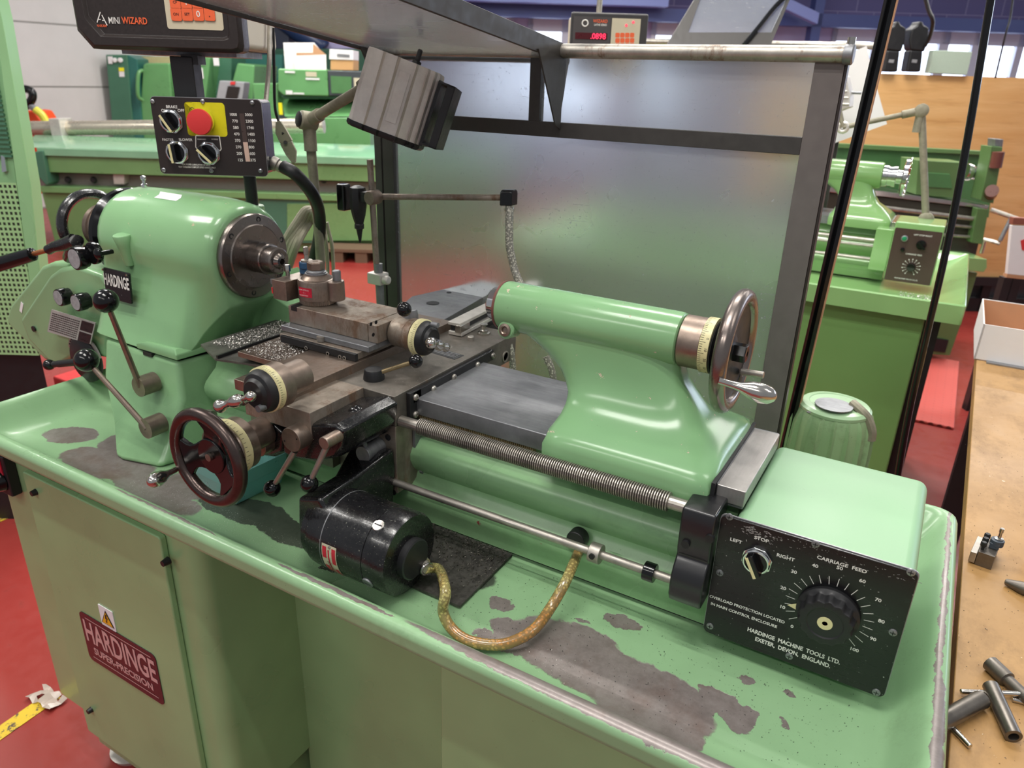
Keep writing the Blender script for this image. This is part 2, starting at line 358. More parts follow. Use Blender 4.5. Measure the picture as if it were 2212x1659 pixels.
stand=thing('lathe_stand','pale green steel lathe stand with chipped drip tray and open knee recess','machine stand',(0,0,0))
rs=[(-.497,1.128,-.350,.31,.846,.02),(-.505,1.135,-.362,.325,.843,.028),(-.507,1.137,-.364,.327,.846,.03),(-.507,1.137,-.364,.327,.850,.03),(-.507,1.137,-.364,.327,.861,.03),(-.507,1.137,-.364,.327,.864,.03),(-.504,1.134,-.361,.324,.870,.028),(-.499,1.129,-.355,.318,.8735,.025),(-.492,1.121,-.347,.311,.8725,.022),(-.486,1.114,-.338,.304,.866,.02),(-.479,1.106,-.328,.295,.853,.02),(-.465,1.092,-.312,.280,.834,.02),(-.455,1.083,-.300,.27,.824,.02),(-.43,1.06,-.27,.24,ZT,.02)]
m=MB().loft([ring(*r) for r in rs],cap=False); m.poly(ring(*rs[-1])); m.out('drip_tray',tray_extra(),stand,ang=40,flat=True)
c=MB().loft([ring(-.464,.125,-.325,.29,z,.03) for z in (.205,.818)]); c.box(-.40,.10,-.29,.28,.05,.21); c.box(.12,.6,-.14,.28,.05,.818)
c.loft([ring(.592,1.09,-.33,.29,z,.006) for z in (.03,.818)]); c.out('cabinet',M['green_cab'],stand)
dr=MB().rbox((-.138,-.337,.484),.006,(1,0,0),(0,-1,0),.39,.635,.012).out('access_door',M['green_cab'],stand,bevel=.003)
for px,py in ((77,1063),(360,1213),(197,1533)):
    p=A(px,py,y=-.338); MB().cyl(p+V((0,.004,0)),p+V((0,-.008,0)),.0068,.005).out('panel_screw',M['blackm'],dr)
for p in ((-.36,-.24,0),(.05,-.2,0)): MB().rev([(.045,0),(.05,.012),(.02,.02),(.018,.06)],p,(0,0,1)).out('levelling_foot',M['cast'],stand)
# maroon plate
c0=V((-.133,-.3385,.468)); 
pl=MB().rbox(c0,.012,(1,0,0),(0,-1,0),.228,.118,.002); pl=pl.out('nameplate',M['maroon'],stand)
t=MB(); U=V((1,0,0)); W=V((0,0,1)); N=V((0,-1,0))
t.text('HARDINGE',c0+V((0,0,.014)),U,W,.050,sx=.60,bold=.022); t.text('SUPER-PRECISION',c0+V((0,0,-.028)),U,W,.016,sx=.98,bold=.03)
t.line(c0+V((-.095,0,.049)),c0+V((.1,0,.049)),.002,N).line(c0+V((-.097,0,-.046)),c0+V((.1,0,-.046)),.002,N); t.out('lettering',M['pinkp'],pl,flat=True)
w0=V((-.150,-.3385,.551)); wl=MB().rbox(w0,.001,U,N,.043,.046,.0012).out('hazard_label',M['paper'],stand)
MB().poly([w0+V((-.019,0,-.016)),w0+V((.019,0,-.016)),w0+V((0,0,.018))],N,.0006).out('black_triangle',M['blackm'],wl,flat=True)
MB().poly([w0+V((-.0155,0,-.014)),w0+V((.0155,0,-.014)),w0+V((0,0,.0138))],N,.0012).out('yellow_triangle',plain('hazard_yellow','e8b21c',.4),wl,flat=True)
b=MB(); 
for k in [[(-.001,.009),(.003,.009),(.001,.001),(.005,.002),(.0,-.006),(.0015,-.0065),(-.0015,-.011),(-.0035,-.0055),(-.002,-.006),(.001,-.0015),(-.0035,-.0015)]]: b.poly([w0+V((x,0,z)) for x,z in k],N,.0018)
b.out('bolt_symbol',M['blackm'],wl,flat=True)
s=MB().box(-.475,-.375,-.345,-.325,.735,.82).out('isolator_switch',M['blackm'],stand,bevel=.003)
MB().box(-.47,-.385,-.347,-.344,.775,.815).out('faceplate',M['redlab'],s)
MB().cyl((-.40,-.345,.765),(-.40,-.37,.765),.022,.016).out('rotary_knob',M['black'],s,bevel=.002)
# splash plate with swarf in the tray
pl=MB().box(.33,.566,-.245,-.105,ZT+.002,ZT+.006).out('splash_plate',steel('oily_black_plate','55524e',.45,metal=.5,dark=.6,dirt=.8,scale=90),stand)
def chips(name,n,fn,mat,label,cat,s0=.0012,s1=.003,up=.0012):
    m=MB()
    for i in range(n):
        p=V(fn()); a=R_.random()*6.28; L=R_.uniform(s0,s1); d=V((math.cos(a),math.sin(a),R_.uniform(-.3,.6))).normalized(); e=V((-d.y,d.x,R_.uniform(-.5,.5))).normalized()
        q=[p+V((0,0,up)),p+d*L+V((0,0,up)),p+d*L*.6+e*L*.5+V((0,0,up)),p+e*L*.3+V((0,0,up+L*.5))]
        v=[m.b.verts.new(x) for x in q]
        for f in ((0,1,2),(0,2,3),(0,3,1),(1,3,2)): m.b.faces.new([v[k] for k in f])
    return tag(m.out(name,mat,None),label,cat,kind='stuff')
M['chip']=steel('swarf_steel','d0ccc6',.3,metal=.8,dark=.1,dirt=.1); M['chipd']=steel('dark_swarf','5a564e',.45,metal=.5)
rn=R_.uniform
chips('metal_swarf',1300,lambda:(rn(.335,.566),-.105-abs(R_.gauss(0,.05))%.138,ZT+.006),M['chipd'],'dark oily swarf lying on the black plate under the feed motor','swarf',.0012,.004)
chips('fine_swarf',1400,lambda:(lambda x,y:(x,y,ZT+.0008))(rn(-.1,.75),rn(-.29,-.245)),M['chip'],'fine bright swarf scattered along the front of the drip tray','swarf',.0005,.0012,.0004)
chips('dark_specks',700,lambda:(R_.uniform(.52,1.075),R_.uniform(-.285,-.115),ZT+.0004),M['blackm'],'tiny dark metal specks dusted over the right part of the drip tray','swarf',.0006,.0018,.0002)
# ================================================================ bed
bed=thing('lathe_bed','green lathe bed casting with grey steel way plate and round feed rods','lathe bed',(0.35,0,ZT))
pr=[(-.088,1.012),(-.070,1.005),(-.070,.985),(-.075,.972),(-.088,.962),(-.100,.952),(-.106,.942),(-.106,.932),(-.100,.918),(-.088,.905),(-.092,.895),(-.108,.885),(-.112,.875),(-.110,.86),(-.104,.85),(-.104,ZT+.0075)]
prof=pr+[(-y,z) for y,z in pr[::-1]]
MB().loft([[V((x,y,z)) for y,z in prof] for x in (-.10,.872)]).out('bed_casting',paint('green_bed_paint','84ac7d',rough=.25,chip=.03,chipc='8a3a3a',cs=9,coat=.4,grime=.25),bed,ang=60)
MB().box(-.10,.868,-.097,.097,ZT+.0005,ZT+.0075).out('base_gap_strip',M['blackm'],bed)  # black strip added to draw the dark gap line under the bed
MB().box(-.06,.881,-.0965,.0925,1.0085,1.0355).out('way_plate',M['grey_st'],bed,bevel=.0015)
rk=MB().box(.385,.585,-.090,-.080,.988,1.009)
for i in range(62): rk.box(.386+i*.0032,.3877+i*.0032,-.0925,-.089,1.002,1.009)
rk=rk.out('gear_rack',steel('rusty_rack','9a8a6a',.6,rust=.4,metal=.4),bed)
for x in (.45,.555): MB().cyl((x,-.089,.997),(x,-.0925,.997),.0045).out('socket_screw',M['blackm'],rk)
ls=MB(); N_=118; rs=[]; x0,x1=.415,.800
for i in range(N_):
    x=x0+(x1-x0)*i/N_; d=(x1-x0)/N_
    for r,t in ((.0085,.0),(.0127,.2),(.0127,.58),(.0085,.8)): rs.append((r,x-x0+d*t))
ls.rev(rs,(x0,-.128,1.009),(1,0,0),16); ls.rev([(.0085,0),(.0085,.45)],(.38,-.128,1.009),(1,0,0),16)
ls.out('lead_screw',M['steel'],bed,ang=20)
MB().cyl((.37,-.142,.909),(.85,-.142,.909),.0058).out('stop_rod',M['steel'],bed)
c=MB().cyl((.706,-.142,.909),(.722,-.142,.909),.0135,n=28).out('stop_collar',M['steel'],bed,bevel=.001); MB().cyl((.714,-.155,.912),(.714,-.1575,.912),.004).out('grub_screw',M['blackm'],c)
c=MB().cyl((.782,-.142,.909),(.797,-.142,.909),.0125,n=28).out('stop_collar',M['black'],bed,bevel=.001)
e=MB()
pf=[(-.095,1.022),(-.150,1.022),(-.154,1.012),(-.153,.965),(-.150,.955),(-.160,.943),(-.166,.93),(-.166,.905),(-.160,.893),(-.095,.893)]
e.prism([V((.822,y,z)) for y,z in pf],(.041,0,0)); e=e.out('end_bracket',paint('black_cast_paint','17171a',rough=.3,coat=.3,speck=0,peel=.25),bed,bevel=.003)
for px,py in ((1483,1172),(1535,1160)):
    p=A(px,py,y=-.151); MB().cyl(p,p+V((0,-.006,0)),.0052).out('cap_screw',M['blackm'],e); 
h=MB().cyl((.672,-.100,.898),(.672,-.118,.898),.014,n=24).out('cable_gland',M['blackm'],bed,bevel=.002)
# ================================================================ headstock
hs=thing('lathe_headstock','smooth green domed lathe headstock casting with levers and steel spindle nose','headstock',(-.25,0,ZT))
AZ=1.175
def hsec(x,r,w,zb,ang=18,ex=1.7):
    P=[];a=math.radians(ang); y1=-r*math.cos(a); z1=AZ-r*math.sin(a)
    for k in range(9):
        t=k/8; z=zb+(z1-zb)*t; y=-w+(y1+w)*(1-(1-t)**ex) if w>-y1 else -w+(y1+w)*t**.8
        P.append(V((x,y,z)))
    for k in range(1,18):
        b=PI+a-(PI+2*a)*k/18; P.append(V((x,r*math.cos(b),AZ+r*math.sin(b))))
    return P+[V((p.x,-p.y,p.z)) for p in P[:9][::-1]]
m=MB()
m.loft([hsec(*q) for q in [(-.392,.070,.105,1.0),(-.388,.082,.118,1.0),(-.378,.090,.127,1.0),(-.36,.0945,.131,1.0),(-.30,.0965,.134,1.0),(-.20,.0975,.137,1.0),(-.150,.0975,.137,1.0),(-.132,.0975,.134,1.0),(-.125,.0972,.125,1.0),(-.120,.097,.112,1.006),(-.113,.0965,.100,1.020),(-.104,.096,.090,1.038),(-.093,.0945,.080,1.054),(-.080,.0925,.072,1.069),(-.070,.0895,.065,1.080),(-.063,.085,.060,1.088),(-.060,.080,.055,1.094)]])
# foot pad, boss and rear web of the casting
m.loft([[V((-.205,-.133,z)),V((-.130,-.133,z)),V((-.121,-.09,z)),V((-.19,-.09,z))] if z>1.012 else [V((-.235,-.139,z)),V((-.120,-.139,z)),V((-.113,-.06,z)),V((-.21,-.08,z))] for z in (1.0,1.010,1.018)])
q=A(250,508,y=-.112); m.rev([(.009,-.06),(.0135,-.02),(.017,-.002),(.016,0)],(q.x,-.100,q.z),(0,-.1,1),18)
m.loft([[V((-.14,y,1.0)),V((.035,y,1.0)),V((.035,y,1.052 if y<.1 else 1.06)),V((-.06,y,1.085)),V((-.10,y,1.12))] for y in (.045,.15)])
m.out('headstock_casting',paint('green_headstock_paint','86b281',rough=.17,coat=.8,chip=-.15,cs=30,chipc='c8b090'),hs,ang=50,bevel=.004,seg=3)
# pedestal below the split line
P0=[(-.352,-.128,.997),(-.235,-.139,.997),(-.125,-.137,.997),(-.110,-.05,.997),(-.11,.13,.997),(-.36,.13,.997)]
P1=[(-.330,-.158,.93),(-.225,-.160,.93),(-.108,-.150,.93),(-.096,-.05,.93),(-.10,.13,.93),(-.36,.13,.93)]
P2=[(-.262,-.196,.865),(-.215,-.200,.865),(-.104,-.186,.865),(-.086,-.09,.865),(-.08,.13,.865),(-.34,.13,.865)]
P3=[(-.205,-.236,ZT+.001),(-.18,-.240,ZT+.001),(-.098,-.220,ZT+.001),(-.076,-.14,ZT+.001),(-.07,.14,ZT+.001),(-.33,.14,ZT+.001)]
m=MB().loft([P3,P2,P1,P0]); m.out('pedestal',paint('green_pedestal_paint','82aa7c',rough=.24,coat=.5,grime=.12,chip=-.05,cs=20,chipc='7a4a3a'),hs,bevel=.010,seg=4,ang=60)
MB().loft([[V((x*1.0,y*1.0+.004,z)) for x,y,z in P0]for z in (.996,1.001)]).out('split_line_gasket',M['blackm'],hs)
MB().box(-.215,-.190,-.141,-.13,.992,.999).out('recess_slot',M['blackm'],hs)
MB().cyl((-.150,-.118,1.0175),(-.150,-.118,1.0195),.0075).out('hold_down_bolt',M['grey_st'],hs)
# spindle nose flange
f=MB().rev([(.060,-.062),(.0735,-.062),(.0765,-.058),(.0765,-.050),(.0745,-.047),(.058,-.0455),(.056,-.0435),(.043,-.0435),(.028,-.043),(.0275,-.012),(.026,-.010),(.0235,-.0095),(.0235,.010),(.021,.0125),(.014,.012),(.010,.019),(.0055,.0195),(.0055,.005)],(0,0,AZ),(1,0,0),56).out('spindle_nose',steel('turned_steel','8f8680',.24,metal=.95,dark=.12,dirt=.25,stretch=(40,1,1),scale=4),hs,ang=25)
for k in range(6):
    a=math.radians(18+60*k); p=V((-.0475,.066*math.cos(a),AZ+.066*math.sin(a))); MB().rev([(.0052,-.004),(.0052,.0015),(.003,.0016),(.003,-.001)],p,(1,0,0),14).out('flange_screw',M['blackm'],f)
for k in range(3):
    a=math.radians(40+120*k); d=V((0,math.cos(a),math.sin(a))); MB().line(V((.0205,0,AZ))+d*.006,V((.0128,0,AZ))+d*.020,.0012,(1,0,0),.0004).out('collet_slit',M['blackm'],f,flat=True)
MB().torus((-.026,0,AZ),(1,0,0),.0277,.0007,40,6,a0=.6,a1=2.2).out('bayonet_slot',M['blackm'],f)
# black hand wheel and collet closer on the left
MB().rev([(.03,-.392),(.078,-.395),(.086,-.402),(.088,-.410),(.082,-.414),(.062,-.418),(.052,-.428),(.049,-.450),(.049,-.470),(.047,-.4705)],(0,0,AZ),(1,0,0),48).out('black_handwheel',M['black'],hs,ang=30)
MB().rev([(.047,-.47),(.0475,-.478),(.044,-.4785),(.044,-.487),(.047,-.488),(.047,-.500),(.030,-.502),(.028,-.53),(.02,-.531)],(0,0,AZ),(1,0,0),40).out('closer_hub',M['brownst'],hs,ang=30)
y=MB().torus((-.540,0,AZ),(1,0,0),.064,.0100,44,10,sq=1.3); a0=V((-.540,-.045,AZ-.045)); a1=A(118,533,y=-.095)
y.tube([V((-.540,-.050,AZ-.038)),V((-.543,-.060,AZ-.06)),A(165,520,y=-.075),A(140,528,y=-.085),a1,A(104,540,y=-.10)],.011,12,3,rf=lambda t:.010+.004*math.sin(PI*min(1,t*1.2))); y.out('closer_yoke',M['blackc'],hs)
MB().tube([A(104,540,y=-.10),A(70,549,y=-.115)],.0052,12).out('copper_rod',steel('copper_rod','a8704a',.35,metal=.8),hs)
b0=A(72,549,y=-.115); b1=A(-60,588,y=-.17); MB().rev([(.010,0),(.0135,.002),(.0145,.02),(.0155,.12),(.015,(b1-b0).length)],b0,b1-b0,24).out('handle_grip',M['black'],hs)
# lubrication dial + pull knob
def dialknob(px,py,yy,r,d,name='dial_knob',par=None,faced=True):
    p=A(px,py,y=yy); k=MB().rev([(r*.9,0),(r*.9,-d*.3),(r,-d*.32),(r*1.03,-d*.6),(r,-d),(r*.94,-d*1.06)],p+V((0,0,0)),(0,1,0),32).out(name,M['black'],par,ang=30)
    if faced:
        g=MB().rev([(r*.84,0),(r*.84,-.0008)],p+V((0,-d*1.06,0)),(0,1,0),32).out('dial_face',steel('silver_dial','98979a',.5,metal=.1,dark=.3,dirt=.8,scale=120,bs=0),k)
    return k
k=dialknob(211,545,-.118,.0205,.012,'dial_knob',hs,False); dialknob(184,555,-.128,.0215,.020,'dial_knob',hs)
dialknob(150,638,-.105,.0175,.022,'dial_knob',hs); dialknob(190,648,-.105,.0175,.024,'dial_knob',hs)
p=A(243,543,y=-.108); MB().rev([(.0045,0),(.0045,.022),(.006,.0225),(.010,.026),(.0105,.030),(.006,.034),(.002,.035)],p,(0,-1,0),20).out('pull_knob',M['black'],hs,ang=30)
# gear box and banjo cover
def pxpoly(pts,y): return [A(a,b,y=y) for a,b in pts]
m=MB().prism(pxpoly([(42,690),(104,596),(125,580),(160,572),(215,590),(230,610),(230,775),(200,770),(150,775),(128,790),(112,790),(60,735)],-.095),(0,.20,0)); m.out('gearbox_casting',M['green'],hs,bevel=.010,seg=4)
m=MB().prism(pxpoly([(12,690),(20,660),(88,575),(110,566),(150,566),(150,700),(125,790),(95,778),(20,705)],-.055),(0,.16,0)); m.out('gear_cover',M['green'],hs,bevel=.010,seg=4)
p=A(74,710,y=-.096); MB().cyl(p,p+V((0,-.003,0)),.0065).out('plug',M['blackm'],hs)
p=A(48,660,y=-.095); MB().rbox(A(46,664,y=-.056),.001,(.55,0,.84),(0,-1,0),.03,.009,.0006).out('small_label',M['paper'],hs)
# rating plates
def plate(name,cs,mat,par,d=.0018,n=(0,-1,0)):
    cs=[V(c) for c in cs]; n=V(n).normalized(); return MB().prism(cs,n*d).out(name,mat,par)
cs=pxpoly([(113,668),(208,697),(197,743),(104,716)],-.112); cs2=[p.copy() for p in cs]
gp=plate('threading_chart_plate',cs,steel('etched_plate','b0aca8',.5,metal=.15,dark=.1,dirt=.2),hs)
u=(cs[1]-cs[0]); v=(cs[3]-cs[0]); g=MB()
for r in range(9):
    for c in range(15): g.line(cs[0]+u*(.04+c*.043)+v*(.14+r*.09),cs[0]+u*(.04+c*.043+.033)+v*(.14+r*.09),.0022,(0,-1,0),.0024)
g.out('chart_figures',M['blackm'],gp,flat=True)
g=MB(); 
for a,b in ((.06,.47),(.53,.95)): g.poly([cs[0]+u*.71+v*a,cs[0]+u*.98+v*a,cs[0]+u*.98+v*b,cs[0]+u*.71+v*b],(0,-1,0),.0022)
bb=g.out('black_field',M['blackm'],gp,flat=True)
t=MB()
for i,s_ in enumerate(('ENGLISH','FEEDS','METRIC','MM PER REV')): t.text(s_,cs[0]+u*.84+v*(.15+i*.235),u,-v,.0042,sx=.75,lift=.0026)
t.out('lettering',M['white'],gp,flat=True)
c0=A(253,617,y=-.118); npn=V((-.0,-1,.08)).normalized()
npl=MB().rbox(c0,.003,(1,0,0),npn,.078,.058,.004).out('nameplate',M['panel'],hs,bevel=.0008); up=V((0,.08,1))
t=MB().text('HARDINGE',c0+V((0,-.0003,.007)),(1,0,0),up,.0215,sx=.50,bold=.025).text('HARDINGE M/C TOOLS LTD',c0+V((0,0,-.011)),(1,0,0),up,.0048,sx=.78,bold=.01).text('EXETER ENGLAND',c0+V((.004,.0005,-.019)),(1,0,0),up,.0048,sx=.85,bold=.01)
t.out('lettering',M['white'],npl,flat=True)
for sx in (-1,1):
    for sz in (-1,1): MB().cyl(c0+V((sx*.0355,0,sz*.0255)),c0+V((sx*.0355,-.0015,sz*.0255)),.002,n=10).out('rivet',M['bright'],npl)
# speed range levers
def ball(c,r,name='ball_knob',par=None,mat=None):
    return MB().sph(c,r,(1,1,1),24,14).out(name,mat or M['black'],par)
for nm,(bx,by,hx,hy,yb,yh) in {'a':(229,650,303,835,-.215,-.185),'b':(187,778,318,925,-.235,-.215)}.items():
    h=A(hx,hy,y=yh); b_=A(bx,by,y=yb); L=MB().tube([h,b_],.0048,10,rf=lambda t:.0058-.0012*t); L.cyl(h+V((0,.03,0)),h+V((0,-.004,0)),.0185,n=32); L=L.out('speed_lever',M['brownst'],hs,ang=30); ball(b_,.0205,'ball_knob',L)
p=A(313,888,y=-.172); ns=MB().rbox(p,.001,(1,0,-.06),(0,-1,0),.062,.0095,.0012).out('range_plate',M['blackm'],hs)
t=MB(); 
for i,ch in enumerate('N S I R F'.split()): t.text(ch,p+V((-.021+i*.0095,-.0002,.0012-i*.0006)),(1,0,-.06),(.06,0,1),.0058)
t.box(p.x+.018,p.x+.028,p.y-.0006,p.y-.0004,p.z-.005,p.z+.002); t.out('lettering',M['white'],ns,flat=True)
a=A(106,788,y=-.155); b_=A(160,772,y=-.145); c=A(187,780,y=-.135)
L=MB().rev([(.0045,0),(.0045,.012),(.007,.016),(.006,.02),(.0075,.03),(.0075,(c-a).length)],a,c-a,16).out('selector_arm',M['blackm'],hs); ball(a,.0115,'ball_knob',L)
# round selector disc low on the gearbox
c=A(188,775,y=-.098)
d=MB().rev([(.046,.006),(.050,0),(.050,-.006),(.044,-.010),(.02,-.012)],c,(0,1,0),44).out('selector_disc',M['blackm'],hs,ang=40)
MB().torus(c+V((0,-.002,0)),(0,1,0),.052,.008,40,8,a0=.3,a1=2.9,sq=.3).out('index_ring',M['steel'],d)
g=MB()
for i in range(7):
    a=math.radians(150-i*9); p=c+V((.052*math.cos(a),-.0048,.052*math.sin(a))); g.cyl(p,p+V((0,-.0012,0)),.0018,n=8)
g.out('index_holes',M['blackm'],d)
# oiler, sticker, rear stub shaft
p=A(313,408,y=0.0); p=V((p.x,0,AZ+.0965)); MB().rev([(.006,0),(.006,.004),(.0035,.006),(.0035,.012),(.0055,.014),(.0055,.019),(.002,.021)],p,(0,0,1),14).out('oil_filler',M['chrome'],hs)
# paper sticker follows the dome
g=MB(); x0=-.268; rr=.0979
rg=[[V((x0+.062*i+(.012 if k else 0)*1.0,rr*math.cos(math.radians(101+k*14)),AZ+rr*math.sin(math.radians(101+k*14)))) for i in (0,1)] for k in (0,.5,1)]
for a,b in zip(rg,rg[1:]): g.poly([a[0],a[1],b[1],b[0]])
g.out('paper_sticker',M['paper'],hs,flat=True)
MB().rev([(.012,-.14),(.012,-.06),(.014,-.058),(.014,-.1)],(0,-.03,.945),(1,0,0),20).out('feed_shaft',M['worn'],hs)
MB().rev([(.022,0),(.026,.004),(.026,.010),(.013,.012),(.013,.075)],A(478,797,y=-.04),(1,0,0),24).out('feed_shaft',M['worn'],hs,ang=30)
MB().rev([(.012,0),(.012,.012),(.006,.013),(.006,.13)],A(448,898,y=-.16),(1,0,0),20).out('feed_shaft',M['steel'],hs,ang=30)
# ================================================================ carriage
ca=thing('lathe_carriage','oily brown steel lathe carriage block with black apron levers and hand wheel','lathe carriage',(.30,0,.89))
M['block_top']=steel('oily_grey_steel','7f7971',.42,metal=.7,rust=.1,dark=.25,dirt=.5)
m=MB().box(.262,.379,-.14,.215,1.004,1.052).out('saddle',M['block_top'],ca,bevel=.001)
MB().box(.262,.3785,-.1395,-.085,.888,1.003).out('apron_block',M['worn'],ca,bevel=.001)
MB().box(.3795,.384,-.10,-.086,.93,1.02).out('side_flange',M['grey_st'],ca)
MB().box(.06,.2615,-.135,.19,1.030,1.049).out('saddle_wing',M['block_top'],ca,bevel=.001)
MB().box(.08,.2615,-.155,-.088,.905,.985).out('apron_back',steel('grey_green_apron','7c8068',.5,metal=.3),ca)
ext=MB().box(.190,.321,-.252,-.1405,1.018,1.0535).out('saddle_arm',M['worn'],ca,bevel=.001)
for px,py in ((758,868),(841,897),(838,945),(850,1063)):
    p=A(px,py,y=-.14); MB().rev([(.0052,0),(.0052,.0006),(.003,.0007),(.003,-.001)],p,(0,-1,0),14).out('socket_screw',M['blackm'],ca)
for px,py in ((840,980),(842,1040)):
    p=A(px,py,y=-.14); MB().cyl(p,p+V((0,-.0008,0)),.0085,n=22).out('blank_plug',M['grey_st'],ca)
# wiper plate and bolts on the right face
w=MB().box(.3795,.3865,-.105,.125,1.030,1.048); w.box(.3795,.3865,-.113,-.085,1.000,1.049); w=w.out('wiper_plate',M['blackm'],ca,bevel=.0008)
for px,py in ((897,858),(897,895),(936,840),(980,815),(1031,788),(1064,768)):
    p=A(px,py,x=.3865); MB().rev([(.0055,0),(.0055,.002),(.004,.004),(.002,.0042),(.002,.003)],p,(1,0,0),16).out('button_screw',M['steel'],w,ang=50)
for px,py in ((910,925),(910,1014)):
    p=A(px,py,x=.384); MB().hexb(p,p+V((.006,0,0)),.0065).out('hex_nut',M['grey_st'],ca)
p=A(1091,770,x=.379); MB().rev([(.0105,0),(.0105,.002),(.008,.0021),(.008,-.003)],p,(1,0,0),24).out('sight_ring',M['steel'],ca)
p=A(1045,722,z=1.052)
MB().rev([(.013,0),(.013,.004),(.008,.0045),(.008,.008),(.0035,.009),(.0035,.016),(.0075,.018),(.0075,.0195),(.002,.021)],p,(0,0,1),6).out('oil_plunger',M['bright'],ca)
p=A(1017,735,z=1.052); MB().rev([(.006,0),(.006,.007),(.005,.008)],p,(0,0,1),18).out('oil_cap',M['steel'],ca)
# info plate on saddle
p=A(950,760,z=1.0525); uu=V((.55,-.83,0)); u=(A(1000,775,z=1.0525)-A(925,752,z=1.0525)).normalized(); 
ip=MB().rbox(p+V((.012,0,0)),.001,u,(0,0,1),.062,.026,.0006).out('instruction_plate',M['panel'],ca)
t=MB()
for i in range(4): t.line(p+V((.012,0,0))-u*.026+V((-u.y,u.x,0))*(.009-i*.005),p+V((.012,0,0))+u*.024+V((-u.y,u.x,0))*(.009-i*.005),.0018,(0,0,1),.0005)
t.out('print_lines',M['silverp'],ip,flat=True)
# saddle lock lever
p=A(808,818,z=1.052); b_=A(898,780,z=1.082); L=MB().rev([(.0165,0),(.0165,.003),(.0145,.014),(.0135,.016),(.008,.0165)],p,(0,0,1),28); L=L.out('saddle_lock',M['blackm'],ca,ang=30)
MB().tube([p+V((.006,0,.010)),b_],.0035,10).out('lever_rod',steel('brassy_rod','8a7a5c',.3),L); ball(b_,.011,'ball_knob',L)
# black apron gear cases with worn shaft ends
def casting(nm,poly,y0_,y1_,k=.92):
    P=pxpoly(poly,y0_); c=sum(P,V((0,0,0)))/len(P)
    return MB().loft([[c+(p-c)*k for p in P],[p+V((0,.010,0)) for p in P],[c+(p-c)*1.08+V((0,y1_-y0_,0)) for p in P]]).out(nm,M['blackc'],ca,bevel=.004,seg=3)
def shaft(px,py,y0_,cr,o,L=.018):
    p=A(px,py,y=y0_); c=MB().cyl(p+V((0,L,0)),p,cr,n=30).out('shaft_end',M['brownst'],o,bevel=.001)
    for a in (.4,3.5): q=p+V((cr*.72*math.cos(a),-.0002,cr*.72*math.sin(a))); MB().cyl(q,q+V((0,-.0004,0)),.0013,n=8).out('spanner_hole',M['blackm'],c)
k1=casting('apron_casting',[(536,940),(550,920),(590,915),(612,935),(610,980),(590,990),(545,985)],-.250,-.15); shaft(556,964,-.268,.0165,k1,.024)
k2=casting('apron_casting',[(603,945),(615,925),(650,915),(728,915),(746,930),(742,965),(728,990),(690,1000),(625,992),(607,980)],-.250,-.142); shaft(628,951,-.274,.0180,k2,.03)
MB().box(.20,.275,-.20,-.14,1.0,1.02).out('casting_web',M['blackc'],ca,bevel=.004)
# two drop levers
for (hx,hy,bx,by,yh) in ((637,975,588,1055,-.268),(710,955,668,1045,-.268)):
    h=A(hx,hy,y=yh); b_=A(bx,by,y=yh-.012); L=MB().tube([h,b_],.0042,12,rf=lambda t:.0046-.0008*t).out('feed_lever',M['steel'],ca); ball(b_,.0125,'ball_knob',L)
h=A(710,952,y=-.268); MB().cyl(h+V((0,.020,0)),h+V((0,-.010,0)),.0090,n=24).out('lever_boss',M['brownst'],ca,bevel=.0012)
# half-nut style lever with ball on apron front
h=A(793,977,y=-.168); b_=A(770,893,y=-.195); L=MB().cyl(h+V((0,.03,0)),h+V((0,-.010,0)),.0135,n=28); L.tube([h,b_],.0034,10); L=L.out('reverse_lever',M['grey_st'],ca,bevel=.0008); ball(b_,.0125,'ball_knob',L)
# hand wheel (axis front to back)
wc=V((.227,-.352,1.001)); w=MB().torus(wc,(0,1,0),.0635,.0092,56,14).out('handwheel_rim',steel('dark_worn_rim','5c504c',.25,metal=.9,dark=.15),ca)
m=MB()
for k in range(3):
    ac=math.radians(75+120*k); rg_=[]
    for t_ in range(7):
        r=.012+.050*t_/6; hw=(.024,.021,.0175,.017,.020,.027,.036)[t_]; yo=.012-.012*t_/6
        d=V((math.cos(ac),0,math.sin(ac))); s_=V((-d.z,0,d.x)); rr=math.sqrt(max(r*r-hw*hw*.8,1e-6)) if t_>3 else r
        rg_.append([wc+d*rr+s_*hw+V((0,yo-.003,0)),wc+d*rr-s_*hw+V((0,yo-.003,0)),wc+d*rr-s_*hw+V((0,yo+.005,0)),wc+d*rr+s_*hw+V((0,yo+.005,0))])
    m.loft(rg_)
m.cyl(wc+V((0,.004,0)),wc+V((0,.02,0)),.026,n=30); m.out('spokes',M['black'],ca,bevel=.002)
MB().cyl(wc+V((0,.004,0)),wc+V((0,.0,0)),.0055,n=16).out('centre_screw',M['brownst'],ca)
def dialdrum(name,c,ax,r,parts,par,num=True,k=40,tick=M['blackm']):
    """parts: list (material,[(r,h)...]); graduated ring gets black ticks"""
    os=[]
    for nm,mat,pf in parts: os.append(MB().rev(pf,c,ax,44).out(nm,mat,par,ang=30))
    return os
ax=V((0,1,0))
dialdrum('x',wc,ax,0,[('graduated_ring',M['cream'],[(.036,.030),(.0405,.031),(.0405,.043),(.036,.0435)]),('dial_drum',M['brownst'],[(.030,.018),(.037,.020),(.039,.030),(.030,.030)]),('dial_drum',M['brownst'],[(.0385,.0435),(.0385,.058),(.030,.060),(.022,.062),(.022,.1)])],ca)
t=MB()
for i in range(40):
    a=2*PI*i/40; d=V((math.cos(a),0,math.sin(a))); L=.007 if i%5==0 else .004
    t.line(wc+V((0,.0315,0))+d*.0408,wc+V((0,.0315+L,0))+d*.0408,.0006,d,.0001)
t.out('graduations',M['blackm'],ca,flat=True)
h0=V((.180,-.365,.970)); hd=A(325,1040,y=-.415)-h0
